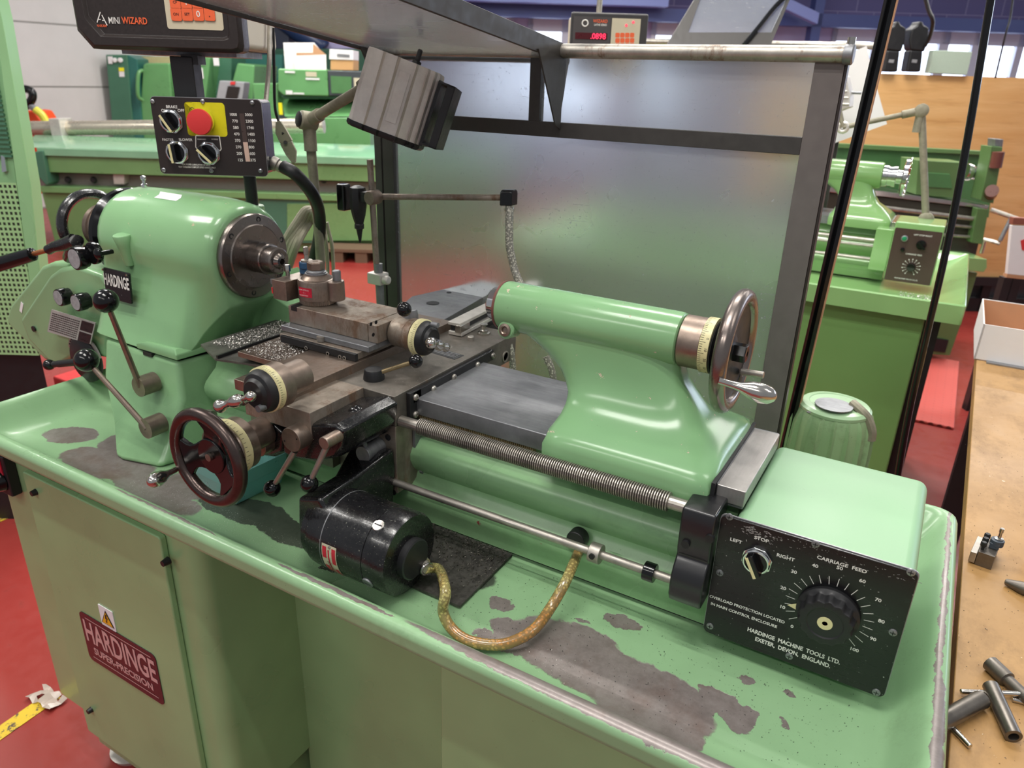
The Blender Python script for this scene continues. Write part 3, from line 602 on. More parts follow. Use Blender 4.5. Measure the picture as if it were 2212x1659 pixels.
def handle(a,d,L,par,mat=None,nm='handle',r=.0105):
    d=V(d).normalized(); return MB().rev([(.0045,0),(.0042,L*.12),(.0048,L*.28),(.0055,L*.36),(r*.86,L*.55),(r,L*.72),(r*.86,L*.88),(r*.5,L*.97),(r*.12,L)],a,d,22).out(nm,mat or M['bright'],par,ang=60)
handle(A(378,1015,y=-.362),A(325,1042,y=-.415)-A(378,1015,y=-.362),.062,ca)
# ================================================================ cross slide + compound slide + tool post
cs_=thing('cross_slide','flat brown steel cross slide with beige graduated dial and small ball handle','cross slide',(.2,-.1,1.0535))
MB().box(.165,.268,-.246,.17,1.0500,1.0665).out('slide_plate',M['brownst'],cs_,bevel=.0008)
MB().box(.060,.164,-.150,.10,1.0495,1.0590).out('rear_wing',M['brownst'],cs_,bevel=.0008)
MB().box(.100,.264,-.0930,-.0862,1.0670,1.0790).out('gib_strip',M['blackm'],cs_,bevel=.0006)
g=bpy.data.objects['gib_strip']
for px,py in ((663,764),(709,773),(736,789),(746,803)):
    p=A(px,py,y=-.0935); p.z=min(max(p.z,1.069),1.077); MB().rev([(.0035,0),(.0035,.001),(.002,.0012),(.002,0)],p,(0,-1,0),12).out('socket_screw',M['steel'],g)
# cross dial, axis to the front
cc=A(548,852,y=-.312); AX=V((0,1,0))
def crossdial(par,cc,AX,s=1.,hr=44):
    MB().rev([(.006*s,0),(.018*s,-.001),(.021*s,.004),(.026*s,.006),(.0290*s,.010),(.0300*s,.016)],cc,AX,hr).out('dial_face',M['blackm'],par,ang=30)
    MB().rev([(.0300*s,.016),(.0318*s,.017),(.0318*s,.027),(.030*s,.0275)],cc,AX,hr).out('graduated_ring',M['cream'],par,ang=30)
    t=MB(); ax,u,w=frame(AX)
    for i in range(60):
        a=2*PI*i/60; d=u*math.cos(a)+w*math.sin(a); L=.006 if i%5==0 else .0035
        t.line(cc+ax*.0175+d*.0319*s,cc+ax*(.0175+L)+d*.0319*s,.0005,d,.0001)
    t.out('graduations',M['blackm'],par,flat=True)
crossdial(cs_,cc,AX)
MB().rev([(.0305,.0275),(.0315,.029),(.0315,.046),(.029,.048),(.023,.049),(.023,cc.y*-1-.246+.02)],cc,AX,44).out('dial_drum',M['brownst'],cs_,ang=30)
def ballhandle(par,c,d,L,mat=None):
    d=V(d).normalized(); return MB().rev([(.001,-L*.5-.009),(.0075,-L*.5-.005),(.0095,-L*.5),(.0075,-L*.5+.006),(.0045,-L*.5+.010),(.006,-.010),(.0085,-.004),(.0085,.004),(.006,.010),(.0035,L*.2),(.0038,L*.3),(.0065,L*.40),(.0075,L*.47),(.005,L*.56),(.001,L*.6)],c,d,20).out('ball_handle',mat or M['bright'],par,ang=60)
hc=cc+V((0,-.020,-.004)); MB().cyl(cc+V((0,.0,0)),hc,.0055).out('handle_stem',M['bright'],cs_)
ballhandle(cs_,A(510,866,y=-.335),A(560,848,y=-.33)-A(480,873,y=-.345),.055)
p=A(557,884,y=-.318); MB().cyl(p,p+V((0,.012,0)),.005,n=14).out('stop_pin',M['grey_st'],cs_)
# compound
cp=thing('compound_slide','rusty brown compound slide block with round dial on top of the cross slide','compound slide',(.17,-.02,1.067))
MB().box(.090,.262,-.085,.075,1.067,1.0785).out('swivel_base',M['worn'],cp,bevel=.001)
MB().box(.083,.276,-.075,.055,1.0790,1.0890).out('slide_base',M['grey_st'],cp,bevel=.0015)
m=MB().box(.085,.2595,-.056,.040,1.0895,1.1195).box(.2605,.279,-.056,.040,1.0895,1.1190).out('slide_block',M['worn'],cp,bevel=.0008)
MB().box(.092,.105,-.0565,.0405,1.112,1.1198).out('tee_slot',M['blackm'],cp)
p=A(695,745,y=-.075); MB().rev([(.007,0),(.007,.008)],(p.x,-.0755,1.0795),(0,0,1),18).out('ledge_notch',M['steel'],cp)
for px,py in ((801,700),(812,696),(806,723)):
    p=A(px,py,x=.279); MB().rev([(.0032,0),(.0032,.0006),(.0019,.0007),(.0019,-.001)],p,(1,0,0),12).out('socket_screw',M['blackm'],cp)
yc=-.010; zc=1.099; e=A(905,728,y=yc)
MB().rev([(.019,0),(.0235,.002),(.0245,.006),(.0245,.03),(.027,.033),(.0275,.045)],(.279,yc,zc),(1,0,0),36).out('dial_drum',M['worn'],cp,ang=30)
AX2=V((-1,0,0)); c2=V((.354,yc,zc-.001)); crossdial(cp,c2,AX2,.95)
ballhandle(cp,c2+V((.016,-.006,-.004)),(A(1000,752,x=.37)-A(905,722,x=.40)),.062)
MB().cyl(c2+V((-.004,0,0)),c2+V((.012,-.004,-.002)),.006).out('handle_stem',M['bright'],cp)
p=A(933,700,x=.352); MB().cyl(p,p+V((.012,0,0)),.0042,n=14).out('stop_pin',M['grey_st'],cp)
b_=A(873,668,y=-.032); MB().rev([(.0125,0),(.0125,.008),(.0105,.018),(.009,.019)],(.300,.004,1.118),(0,0,1),20).out('lock_boss',M['grey_st'],cp,ang=30)
MB().tube([(.300,.002,1.130),b_],.004).out('lock_rod',M['steel'],cp); ball(b_,.0118,'ball_knob',cp)
# tool post
tpz=1.1200; T=thing('tool_post','round toothed quick-change tool post with red label and hexagonal centre nut','tool post',(.112,-.010,tpz))
c=V((.112,-.012,tpz)); teeth=[]
m=MB(); n=56
rg=lambda r,z,k=0:[c+V(((r-(k if i%2 else 0))*math.cos(2*PI*i/112),(r-(k if i%2 else 0))*math.sin(2*PI*i/112),z)) for i in range(112)]
m.loft([rg(.0300,0),rg(.0312,.001,.0012),rg(.0314,.008,.0012),rg(.0322,.0085),rg(.0322,.040),rg(.0312,.042),rg(.0265,.0425),rg(.0215,.048),rg(.018,.050)]); m.out('body',M['brownst'],T,ang=30)
lobe=V((.147,.000,tpz)); MB().rev([(.0140,.008),(.0150,.009),(.0150,.040),(.0140,.0415)],(lobe.x,lobe.y-.004,tpz),(0,0,1),26).out('clamp_lobe',M['brownst'],T,ang=30)
MB().rev([(.0072,.0415),(.0072,.057),(.0055,.0585),(.002,.0585)],(lobe.x,lobe.y,tpz),(0,0,1),6).out('cam_screw',M['grey_st'],T)
MB().rev([(.0185,.049),(.0190,.0515),(.0168,.052),(.0168,.054),(.0155,.0545),(.014,.057)],c,(0,0,1),30).out('washer',M['grey_st'],T,ang=30)
MB().rev([(.0135,.057),(.0145,.058),(.0145,.069),(.0125,.071),(.005,.0712),(.004,.070)],c,(0,0,1),6).out('centre_nut',M['brownst'],T)
g=MB(); a0=math.radians(-112); a1=math.radians(-62); rr=.0327
for i in range(8):
    a,b=a0+(a1-a0)*i/8,a0+(a1-a0)*(i+1)/8; g.poly([c+V((rr*math.cos(t_),rr*math.sin(t_),z)) for t_,z in ((a,.016),(b,.016),(b,.032),(a,.032))])
lb=g.out('maker_label',M['redlab'],T,flat=True); am=(a0+a1)/2; ln=V((math.cos(am),math.sin(am),0)); lu=V((-ln.y,ln.x,0)); lo=c+ln*.0334
t=MB().text('ORIGINAL SWITZERLAND',lo+V((0,0,.0285)),lu,(0,0,1),.0022,sx=.6).text('- 1 -',lo+V((0,0,.024)),lu,(0,0,1),.003).text('MULTIFIX PATENT',lo+V((0,0,.0192)),lu,(0,0,1),.0022,sx=.75)
t.out('lettering',M['white'],lb,flat=True)
MB().box(.1335,.1350,-.0345,-.026,tpz+.009,tpz+.041).out('split_slot',M['blackm'],T)
H=thing('tool_holder','brown steel tool holder with blue height screw bracket clamped beside the spindle','tool holder',(.07,-.012,tpz))
MB().box(.0465,.0790,-.052,.026,tpz+.004,tpz+.038).out('holder_block',M['brownst'],H,bevel=.0008)
MB().box(.0445,.0475,-.0530,-.0360,tpz+.013,tpz+.024).out('cutting_insert_box',M['red'],H,bevel=.0006)
q=V((.052,-.020,tpz+.038)); MB().rev([(.0035,0),(.0035,.008),(.0055,.0085),(.0055,.018),(.0045,.020)],q,(0,0,1),6).out('square_screw',M['bright'],H)
q=V((.067,.012,tpz+.038)); bq=MB().box(q.x-.010,q.x+.012,q.y-.010,q.y+.012,tpz+.038,tpz+.054); bq.cyl(q+V((0,0,.010)),q+V((0,0,.022)),.0135,n=20); bq=bq.out('height_bracket',M['blue'],H,bevel=.002)
MB().rev([(.010,.022),(.010,.025),(.004,.026),(.0035,.034),(.0045,.035),(.0045,.047),(.0035,.048)],q,(0,0,1),16).out('height_screw',M['steel'],bq,ang=30)
bt=MB().box(.018,.050,-.030,-.020,tpz+.020,tpz+.030).out('turning_tool',M['grey_st'],H,bevel=.0006)
# chip covered guard plate on the bed, with swarf
gp=thing('way_chip_guard','dark steel chip guard plate between headstock and cross slide','guard plate',(0,0,1.037))
MB().prism([V((-.062,-.128,1.037)),V((.018,-.162,1.037)),V((.118,-.135,1.037)),V((.118,.10,1.037)),V((-.062,.10,1.037))],(0,0,.0035)).out('plate',steel('dark_guard_plate','6c6a64',.4,metal=.5,dark=.4),gp)
MB().box(.018,.022,-.16,.10,1.0405,1.046).out('raised_edge',M['blackm'],gp)
def _sw():
    if R_.random()<.6: return (-.052+abs(R_.gauss(0,.055))%.108,R_.uniform(-.115,.06),1.0405)
    return (R_.uniform(.066,.160),R_.uniform(-.145,-.04),1.0590)
ch=chips('bright_swarf',2600,_sw,M['chip'],'bright metal swarf heaped on the dark guard plate beside the headstock','swarf',.001,.0036,.0006)
chips('swarf_flecks',260,lambda:(lambda a:(a[0],a[1],a[2]))(R_.choice([(R_.uniform(.18,.27),R_.uniform(-.05,.035),1.1198),(R_.uniform(.27,.375),R_.uniform(-.135,.05),1.0522),(R_.uniform(.17,.26),R_.uniform(-.24,-.16),1.0667)])),M['chip'],'tiny bright metal flecks dusted over the slide tops','swarf',.0004,.0011,.0004)
# ================================================================ tailstock
ts=thing('lathe_tailstock','glossy green lathe tailstock with long barrel and steel hand wheel','tailstock',(.70,0,1.0))
Z0=1.1755
def sup(x0,x1,y0,y1,z,p=4,n=48):
    P=[]
    for i in range(n):
        a=2*PI*i/n; c,s=math.cos(a),math.sin(a); k=(abs(c)**p+abs(s)**p)**(-1/p); P.append(V(((x0+x1)/2+(x1-x0)/2*c*k,(y0+y1)/2+(y1-y0)/2*s*k,z)))
    return P
m=MB()
# body column: (x0,x1,y0,y1,z,p)
for S_ in [[(.603,.846,-.1155,.112,1.000,14),(.604,.846,-.1165,.113,1.012,14),(.604,.845,-.1165,.113,1.030,14),(.606,.843,-.1135,.110,1.041,10),(.609,.838,-.105,.102,1.048,8),(.609,.828,-.085,.085,1.056,6),(.607,.812,-.064,.066,1.066,5),(.602,.798,-.050,.052,1.078,4),(.594,.787,-.041,.043,1.092,4),(.583,.776,-.0355,.037,1.106,4),(.567,.766,-.033,.034,1.120,4),(.545,.760,-.032,.033,1.134,4),(.518,.757,-.031,.032,1.148,4),(.500,.755,-.031,.031,1.160,4),(.482,.753,-.031,.031,1.175,4)]]:
    m.loft([sup(*q) for q in S_])
m.out('body_casting',M['green_ts'],ts,ang=60)
MB().rev([(.030,.478),(.0350,.480),(.0365,.485),(.0365,.745),(.0355,.752),(.0335,.7535),(.030,.754)],(0,0,Z0),(1,0,0),56).out('barrel_casting',M['green_ts'],ts,ang=40)
MB().rev([(.036,.4780),(.0362,.482),(.033,.4775),(.020,.4775)],(0,0,Z0),(1,0,0),40).out('worn_collar',plain('rust_primer','6a4038',.6),ts)
MB().rev([(.010,.459),(.0215,.459),(.0245,.462),(.0245,.480)],(0,0,Z0),(1,0,0),40).out('quill',M['chrome'],ts,ang=30)
b=A(1096,712,y=-.03); k=MB().rev([(.0125,.02),(.0135,.0),(.0135,-.004),(.012,-.006)],b,(0,1,-.2),24).out('quill_lock_boss',M['green_ts'],ts,ang=30)
MB().rev([(.0085,0),(.0095,-.004),(.006,-.005),(.0045,-.0035),(.0045,-.001)],b+V((0,-.005,.001)),(0,1,-.2),20).out('lock_socket',M['brownst'],k,ang=30)
MB().rev([(.0325,.7545),(.0345,.756),(.0345,.7835),(.031,.784)],(0,0,Z0),(1,0,0),48).out('dial_drum',M['brownst'],ts,ang=30)
MB().rev([(.031,.784),(.0365,.7845),(.0365,.797),(.033,.7975)],(0,0,Z0),(1,0,0),48).out('graduated_ring',M['cream'],ts,ang=30)
t=MB()
for i in range(80):
    a=2*PI*i/80; d=V((0,math.cos(a),math.sin(a))); L=.0075 if i%5==0 else .004; t.line(V((.785,0,Z0))+d*.0366,V((.785+L,0,Z0))+d*.0366,.0005,d,.0001)
t.out('graduations',M['blackm'],ts,flat=True)
t=MB()
for i,sx in enumerate((0,10,20,30,40,50,60,70)):
    a=math.radians(150+i*22); d=V((0,math.cos(a),math.sin(a))); t.text(str(sx),V((.7945,0,Z0))+d*.0367,V((0,-d.z,d.y)),V((-1,0,0)),.0035,lift=.0001)
t.out('dial_numbers',M['blackm'],ts,flat=True)
wx=.822; wc=V((wx,0,Z0-.002)); wr=MB().torus(wc,(1,0,0),.0710,.0100,64,16).out('handwheel_rim',steel('worn_wheel_steel','8a7f79',.24,metal=.95,dark=.12,dirt=.3),ts)
m=MB().rev([(.022,-.020),(.026,-.016),(.05,-.006),(.066,.0),(.066,.004),(.05,.001),(.024,-.004),(.016,.0),(.012,.0)],wc,(1,0,0),44); m.out('wheel_web',M['blackm'],ts,ang=40)
MB().rev([(.034,-.025),(.036,-.022),(.022,-.019)],wc,(1,0,0),40).out('web_flange',M['blackm'],ts)
MB().rev([(.0125,-.004),(.0125,.014),(.0115,.016),(.004,.0163),(.004,.015)],wc,(1,0,0),6).out('centre_nut',M['black'],ts)
a=A(1552,822,x=wx+.004); handle(a,A(1640,848,x=wx+.05)-a,.070,ts,r=.0125)
p=A(1600,803,x=wx+.004); MB().cyl(p,p+V((.03,.0,.002)),.0048,n=16).out('grip_pin',M['steel'],ts,bevel=.0008)
for px,py in ((1190,1000),(1237,1013),(1442,1076),(1498,1093)):
    p=A(px,py,y=-.117); MB().rev([(.0048,0),(.0048,.0012),(.0028,.0014),(.0028,0)],p,(0,-1,0),14).out('socket_screw',M['blackm'],ts)
MB().box(.842,.8465,-.108,.100,1.003,1.040).out('rear_wiper',M['blackm'],ts)
# ================================================================ carriage feed control box
fb=thing('feed_control_box','green control box with black carriage feed panel and large round dial','control box',(.97,-.01,.847))
MB().box(.878,1.075,-.132,.112,.846,1.012).out('enclosure',paint('green_box_paint','88b088',rough=.42,coat=.05,chip=.02,cs=7,chipc='b04a5a'),fb,bevel=.014,seg=5)
pc=V((.9705,-.1375,.9325)); fp=MB().rbox(pc,.007,U,N,.210,.172,.004,6).out('front_panel',M['panel'],fb,bevel=.0006)
MB().rbox(pc+V((0,.0035,0)),.007,U,N,.212,.174,.0015,6).out('worn_edge',M['silverp'],fp)
def PP(px,py): return A(px,py,y=pc.y)
for px,py in ((1576,1116),(1762,1175),(1968,1236),(1929,1366),(1893,1503-8),(1705,1417),(1534,1352),(1555,1237)):
    p=PP(px,py); s_=MB().rev([(.0045,0),(.0042,.0012),(.002,.0018)],p,N,18).out('panel_screw',M['grey_st'],fp,ang=40)
    MB().line(p+V((-.0028,-.0019,0)),p+V((.0028,-.0019,0)),.0009,N).line(p+V((0,-.0019,-.0028)),p+V((0,-.0019,.0028)),.0009,N).out('cross_recess',M['blackm'],s_,flat=True)
t=MB()
def TX(s,px,py,h,**k): t.text(s,PP(px,py),U,W,h,**k)
TX('LEFT',1590,1168,.0042,sx=1.15,bold=.022); TX('STOP',1645,1165,.0042,sx=1.15,bold=.022); TX('RIGHT',1697,1204,.0042,sx=1.15,bold=.022)
TX('CARRIAGE  FEED',1818,1219,.0042,sx=1.15,bold=.022)
t.text('OVERLOAD PROTECTION LOCATED',PP(1612,1317)+V((0,0,.0012)),U,W,.0039,sx=.98,bold=.022).text('IN MAIN CONTROL ENCLOSURE',PP(1606,1326)+V((0,0,-.0015)),U,W,.0039,sx=.98,bold=.022)
t.text('HARDINGE  MACHINE  TOOLS  LTD.',PP(1712,1394),U,W,.0057,sx=.80,bold=.03).text('EXETER,  DEVON,  ENGLAND.',PP(1711,1407)+V((0,0,-.0012)),U,W,.0057,sx=.80,bold=.03)
kc=PP(1789,1322)
for i,a in enumerate((218,193.5,165,140,113,88,61,35,9,-17,-42)):
    pass
nums=[(0,1711,1353),(10,1690,1311),(20,1692,1270),(30,1715,1235),(40,1761,1222),(50,1814,1227),(60,1863,1255),(70,1897,1296),(80,1904,1342),(90,1886,1380),(100,1845,1403)]
for n_,px,py in nums: TX(str(n_),px,py,.0042,sx=1.1,bold=.022)
for i in range(21):
    a=math.radians(215-i*12.9); d=V((math.cos(a),0,math.sin(a))); t.line(kc+d*.037,kc+d*.0475,.0007,N)
t.out('panel_lettering',M['white'],fp,flat=True)
g=MB(); 
for i in range(170):
    near=i<80; px=R_.uniform(1600,1660) if near else 1660+R_.random()**2*350; py=1126+(px-1600)*.30+abs(R_.gauss(0,1))*(11 if near else 12); p=PP(px,py); L=R_.uniform(.0010,.0042) if near else R_.uniform(.0005,.0028)
    if p.z<pc.z+.082: g.line(p,p+V((L,0,R_.uniform(-.7,.5)*L)),R_.uniform(.0004,.0015 if near else .0008),N,.0003)
g.out('paint_scratches',M['silverp'],fp,flat=True)
d=A(1786,1322,y=pc.y-.001)
kn=MB(); 
def flut(r,y,k=.0): 
    return [kc+V(((r-k*(.5+.5*math.cos(14*a)))*math.cos(a),y,(r-k*(.5+.5*math.cos(14*a)))*math.sin(a))) for a in [2*PI*i/112 for i in range(112)]]
kn.loft([flut(.0335,0),flut(.0340,-.002),flut(.0340,-.006),flut(.0315,-.008),flut(.0305,-.010,.0022),flut(.0300,-.020,.0024),flut(.0285,-.023,.002),flut(.026,-.0235),flut(.020,-.0235),flut(.0185,-.0225),flut(.009,-.0225)]); kn=kn.out('feed_dial',M['blackm'],fb,ang=30)
MB().rev([(.0082,.0226),(.0082,.0232),(.003,.0233),(.003,.0226)],kc,N,24).out('brass_insert',M['cream'],kn)
MB().poly([kc+V((-.0335,-.0008,-.002)),kc+V((-.0335,-.0008,-.011)),kc+V((-.044,-.0008,-.0085))]).out('pointer',M['cream'],kn,flat=True)
sc=PP(1635,1210)
def selector(par,c,u,n,r,ang=60,k=1.):
    u=V(u).normalized(); n=V(n).normalized(); w_=n.cross(u)
    s_=MB().cyl(c,c+n*r*.16,r*1.1,n=8,ph=.3).out('hex_ring',M['chrome'],par,bevel=.0005)
    MB().rev([(r*.98,r*.16),(r*.98,r*.35),(r*.9,r*.42),(r*.80,r*.42),(r*.80,r*.30)],c,n,36).out('bezel',M['chrome'],s_,ang=30)
    MB().rev([(r*.80,r*.2),(r*.80,r*.32),(r*.3,r*.34)],c,n,30).out('disc',M['black'],s_)
    a=math.radians(ang); d=u*math.cos(a)+w_*math.sin(a); q=n.cross(d)
    MB().prism([c+d*r*.85+q*r*.30,c+d*r*.85-q*r*.2,c-d*r*.85-q*r*.2,c-d*r*.85+q*r*.30],n*r*1.05).out('turn_handle',M['black'],s_,bevel=r*.08)
    MB().prism([c+d*r*.80+q*r*.12,c+d*r*.80+q*r*.34,c-d*r*.88+q*r*.34,c-d*r*.88+q*r*.12],n*r*1.08).out('white_index',M['cream'],s_,bevel=r*.03)
    return s_
selector(fb,sc,U,N,.0165,118)
# steel end block between tailstock and control box
tag(MB().box(.8475,.8825,-.1010,.0875,1.0145,1.0365).out('end_stop_block',steel('bright_ground_block','b4b0ac',.3,metal=.8,stretch=(9,1,1),scale=26,dark=.12,dirt=.3),None,bevel=.0012),'bright rectangular steel block beside the tailstock end of the bed','steel block')
# ================================================================ feed motor + hose
mo=thing('feed_motor','black crackle-painted cylindrical feed motor hanging in front of the carriage','motor',(.42,-.25,.826))
mc=V((0,-.252,.885)); 
MB().rev([(.02,.345),(.053,.347),(.0575,.352),(.0585,.360),(.0585,.452),(.0575,.4525),(.0575,.4540),(.0585,.4545),(.0585,.484),(.0560,.4885),(.02,.489)],mc,(1,0,0),60).out('motor_body',M['blackc'],mo,ang=30)
MB().rev([(.0588,.3795),(.0590,.3803),(.0588,.3811)],mc,(1,0,0),50).out('seam_ring',M['grey_st'],mo)
MB().rev([(.029,.488),(.029,.498),(.027,.4995),(.01,.4995)],mc+V((0,.0,-.004)),(1,0,0),36).out('end_cap',M['blackm'],mo,ang=30)
for px,py,nx in ((865,1097,0),(805,1218,0)):
    a=math.radians(118 if py<1150 else 203); d=V((0,math.cos(a),math.sin(a))); p=mc+V((.460,0,0))+d*.0585
    s_=MB().rev([(.0085,-.002),(.0085,.0012),(.0078,.002),(.002,.0021)],p,d,24).out('brush_cap',M['bright'] if py<1150 else M['grey_st'],mo,ang=30)
    MB().line(p+d*.0022+V((-.006,0,0)),p+d*.0022+V((.006,0,0)),.0016,d).out('screw_slot',M['blackm'],s_,flat=True)
g=MB(); t=MB(); 
a0,a1=math.radians(166),math.radians(236)
for i in range(8):
    a,b=a0+(a1-a0)*i/8,a0+(a1-a0)*(i+1)/8; g.poly([mc+V((x,.0590*math.cos(q),.0590*math.sin(q))) for x,q in ((.384,a),(.410,a),(.410,b),(.384,b))])
g=g.out('rating_label',M['beige'],mo,flat=True)
for (x0,x1,q0,q1) in ((.3855,.3925,.05,.3),(.3855,.3925,.5,.95),(.395,.3975,.1,.95),(.402,.4085,.05,.4),(.402,.4085,.55,.8)):
    for i in range(5):
        a,b=a0+(a1-a0)*(q0+(q1-q0)*i/5),a0+(a1-a0)*(q0+(q1-q0)*(i+1)/5); t.poly([mc+V((x,.0593*math.cos(q),.0593*math.sin(q))) for x,q in ((x0,a),(x1,a),(x1,b),(x0,b))])
t.out('red_print',M['redlab'],g,flat=True)
am=math.radians(200); dn=V((0,math.cos(am),math.sin(am))); MB().text('BODINE',mc+V((.3965,0,0))+dn*.0596,V((0,-math.sin(am),math.cos(am))),V((1,0,0)),.0045,sx=1.0).out('lettering',M['blackm'],g,flat=True)
for f in (.04,.96):
    a=a0+(a1-a0)*f; d=V((0,math.cos(a),math.sin(a))); p=mc+V((.398,0,0))+d*.0592; MB().rev([(.0022,0),(.0018,.0012),(.0005,.0015)],p,d,10).out('rivet',M['bright'],g)
# casting that carries the motor
m=MB().loft([[V((x,y,z)) for x,z in ((.318,.935),(.360,.948),(.372,.93),(.368,.86),(.322,.845),(.312,.88))] for y in (-.285,-.21)]+[[V((x,y,z)) for x,z in ((.302,.952),(.376,.968),(.378,.93),(.372,.87),(.312,.86),(.302,.90))] for y in (-.16,-.14)])
m.out('mount_casting',M['blackc'],mo,bevel=.006,seg=3)
MB().rev([(.036,.320),(.052,.338),(.053,.352)],mc,(1,0,0),40).out('mount_flange',M['blackc'],mo)
g0=mc+V((.489,-.018,-.040))
g0=A(912,1213,x=.4915); MB().rev([(.0095,0),(.0095,.006),(.0075,.0065),(.0075,.018)],g0,(.9,-.45,-.1),20).out('hose_gland',M['zinc'],mo,ang=30)
# braided hose
t_=NT('braided_hose'); f=t_.noise(260,2,.5,stretch=(1,1,1)); wv=t_.n('ShaderNodeTexVoronoi'); wv.inputs['Scale'].default_value=240; t_.l(t_.obj(),wv.inputs[0])
g_=t_.ramp(t_.noise(9,3),.42,.58); c=t_.mix(g_,lin('b8b070'),lin('b07a40')); c=t_.mix(t_.ramp(wv.outputs['Distance'],.30,.5,0,.7),c,lin('6a5a38')); t_.fin(c,.22,0,bump=wv.outputs['Distance'],bs=.4,bd=.0006,coat=.5); M['hose']=t_.m
hp=[g0+V((.012,-.008,-.002)),A(948,1230,x=.512),A(962,1275,y=-.29),A(957,1320,z=.860),A(975,1357,z=.842),A(1010,1383,z=.836),A(1065,1393,z=.834),A(1110,1385,z=.836),A(1155,1358,z=.842),A(1190,1312,z=.850),A(1220,1260,y=-.178),A(1240,1215,y=-.140),A(1248,1196,y=-.118)]
tag(MB().tube(hp,.0072,12,6).out('braided_hose',M['hose'],None),'clear brown-yellow braided hose looping from the feed motor to the bed','hose')
tag(MB().torus(g0+V((.014,-.008,-.002)),(.9,-.4,-.1),.0085,.002,24,6).out('hose_clip',M['bright'],None),'small bright hose clip where the braided hose meets the feed motor','hose clip')
# teal plastic bin on the tray
bn=thing('plastic_bin','translucent teal plastic bin standing behind the carriage hand wheel','bin',(.06,-.15,ZT+.001))
c=[A(465,1083,z=ZT+.002),A(512,1092,z=ZT+.002),A(612,1045,z=ZT+.002)]
o=A(515,1088,z=ZT+.002); e=(A(608,1042,z=ZT+.002)-o); e.z=0; L=e.length; e.normalize(); n_=V((-e.y,e.x,0))
m=MB(); h=.058
def rr(s,z,off=0): return [o+e*(-.004-s+off)+n_*(-s)+V((0,0,z)),o+e*(L+s)+n_*(-s)+V((0,0,z)),o+e*(L+s)+n_*(.10+s)+V((0,0,z)),o+e*(-.004-s)+n_*(.10+s)+V((0,0,z))]
m.loft([rr(0,0),rr(.006,h*.55),rr(.008,h*.56),rr(.008,h*.62),rr(.010,h),rr(.008,h),rr(.004,h*.6),rr(-.003,.003)]); m.out('bin_shell',M['teal'],bn,bevel=.0012)
# ================================================================ rear taper attachment plate and aluminium scale bar
rp=thing('taper_slide_plate','long dark steel plate lying behind the carriage with three bolt holes','steel plate',(.2,.3,1.04))
pts=[A(890,640,z=1.062),A(1040,606,z=1.062),A(1078,614,z=1.062),A(1078,622,z=1.062),A(960,690,z=1.062),A(880,740,z=1.062),A(820,700,z=1.062)]
MB().prism(pts,(0,0,-.020)).out('plate',M['grey_st'],rp,bevel=.001)
for px,py in ((1025,616),(970,632),(1000,624)):
    p=A(px,py,z=1.0622); MB().cyl(p,p+V((0,0,.0006)),.0055,n=16).out('bolt_hole',M['blackm'],rp)
p=A(935,655,z=1.0622); MB().rev([(.013,0),(.013,.0008)],p,(0,0,1),24).out('round_boss',M['blackm'],rp)
MB().box(.28,.30,.15,.34,1.0,1.042).out('support_rail',M['blackm'],rp)
sb=thing('linear_scale','bright aluminium linear scale bar standing behind the tailstock barrel','scale bar',(.28,.3,1.05))
a=A(985,700,z=1.075); b=A(1160,612,z=1.075); d=(b-a).normalized(); q=V((-d.y,d.x,0))
def bar(off0,off1,z0,z1,s0,s1,mat,nm):
    P=[a+d*s0+q*off0,a+d*s1+q*off0,a+d*s1+q*off1,a+d*s0+q*off1]; return MB().prism([V((p.x,p.y,z0)) for p in P],(0,0,z1-z0)).out(nm,mat,sb,bevel=.001)
Ls=(b-a).length; bar(-.012,.016,1.053,1.060,0,Ls,M['cast'],'lower_rail'); bar(-.004,.014,1.060,1.072,.004,Ls,M['blackm'],'dark_channel'); bar(-.010,.016,1.072,1.078,-.002,Ls,M['cast'],'top_cover'); bar(-.012,.0,1.060,1.074,-.004,.03,M['bright'],'end_cap')
# ================================================================ machine guard (frame, clear sheet, canopy)
def panemat(name,c,rough,df,scr=.3):
    t=NT(name); g=t.noise(1.6,4,.6); s_=t.noise(150,3,.7); st=t.noise(60,3,.6,stretch=(.25,1,6))
    t.b.inputs['Base Color'].default_value=lin(c); t.b.inputs['Transmission Weight'].default_value=1; t.b.inputs['IOR'].default_value=1.30; t.l(t.ramp(g,.3,.7,rough*.8,rough*1.2),t.b.inputs['Roughness'])
    d=t.n('ShaderNodeBsdfPrincipled'); d.inputs['Base Color'].default_value=lin('b9bcc0'); d.inputs['Roughness'].default_value=.35; d.inputs['Metallic'].default_value=.0
    mx=t.n('ShaderNodeMixShader'); k=t.math('ADD',t.ramp(s_,.64,.72,0,scr),df); k=t.math('ADD',k,t.ramp(st,.64,.72,0,.22)); t.l(k,mx.inputs[0]); t.l(t.b.outputs[0],mx.inputs[1]); t.l(d.outputs[0],mx.inputs[2])
    o=[n for n in t.t.nodes if n.type=='OUTPUT_MATERIAL'][0]; t.l(mx.outputs[0],o.inputs[0]); return t.m
M['pane']=panemat('scratched_clear_sheet','d8dcdc',.28,.20,.5); M['pane2']=panemat('smoked_canopy_sheet','dcdcdc',.12,.32,.1)
gy=.35
gd=thing('splash_guard','black framed splash guard with hazy scratched clear sheet behind the lathe bed','splash guard',(.4,gy,.82))
def bar(nm,x0,x1,z0,z1,y0=gy-.006,y1=gy+.012,mat=None,par=gd): return MB().box(x0,x1,y0,y1,z0,z1).out(nm,mat or M['frame'],par,bevel=.0008)
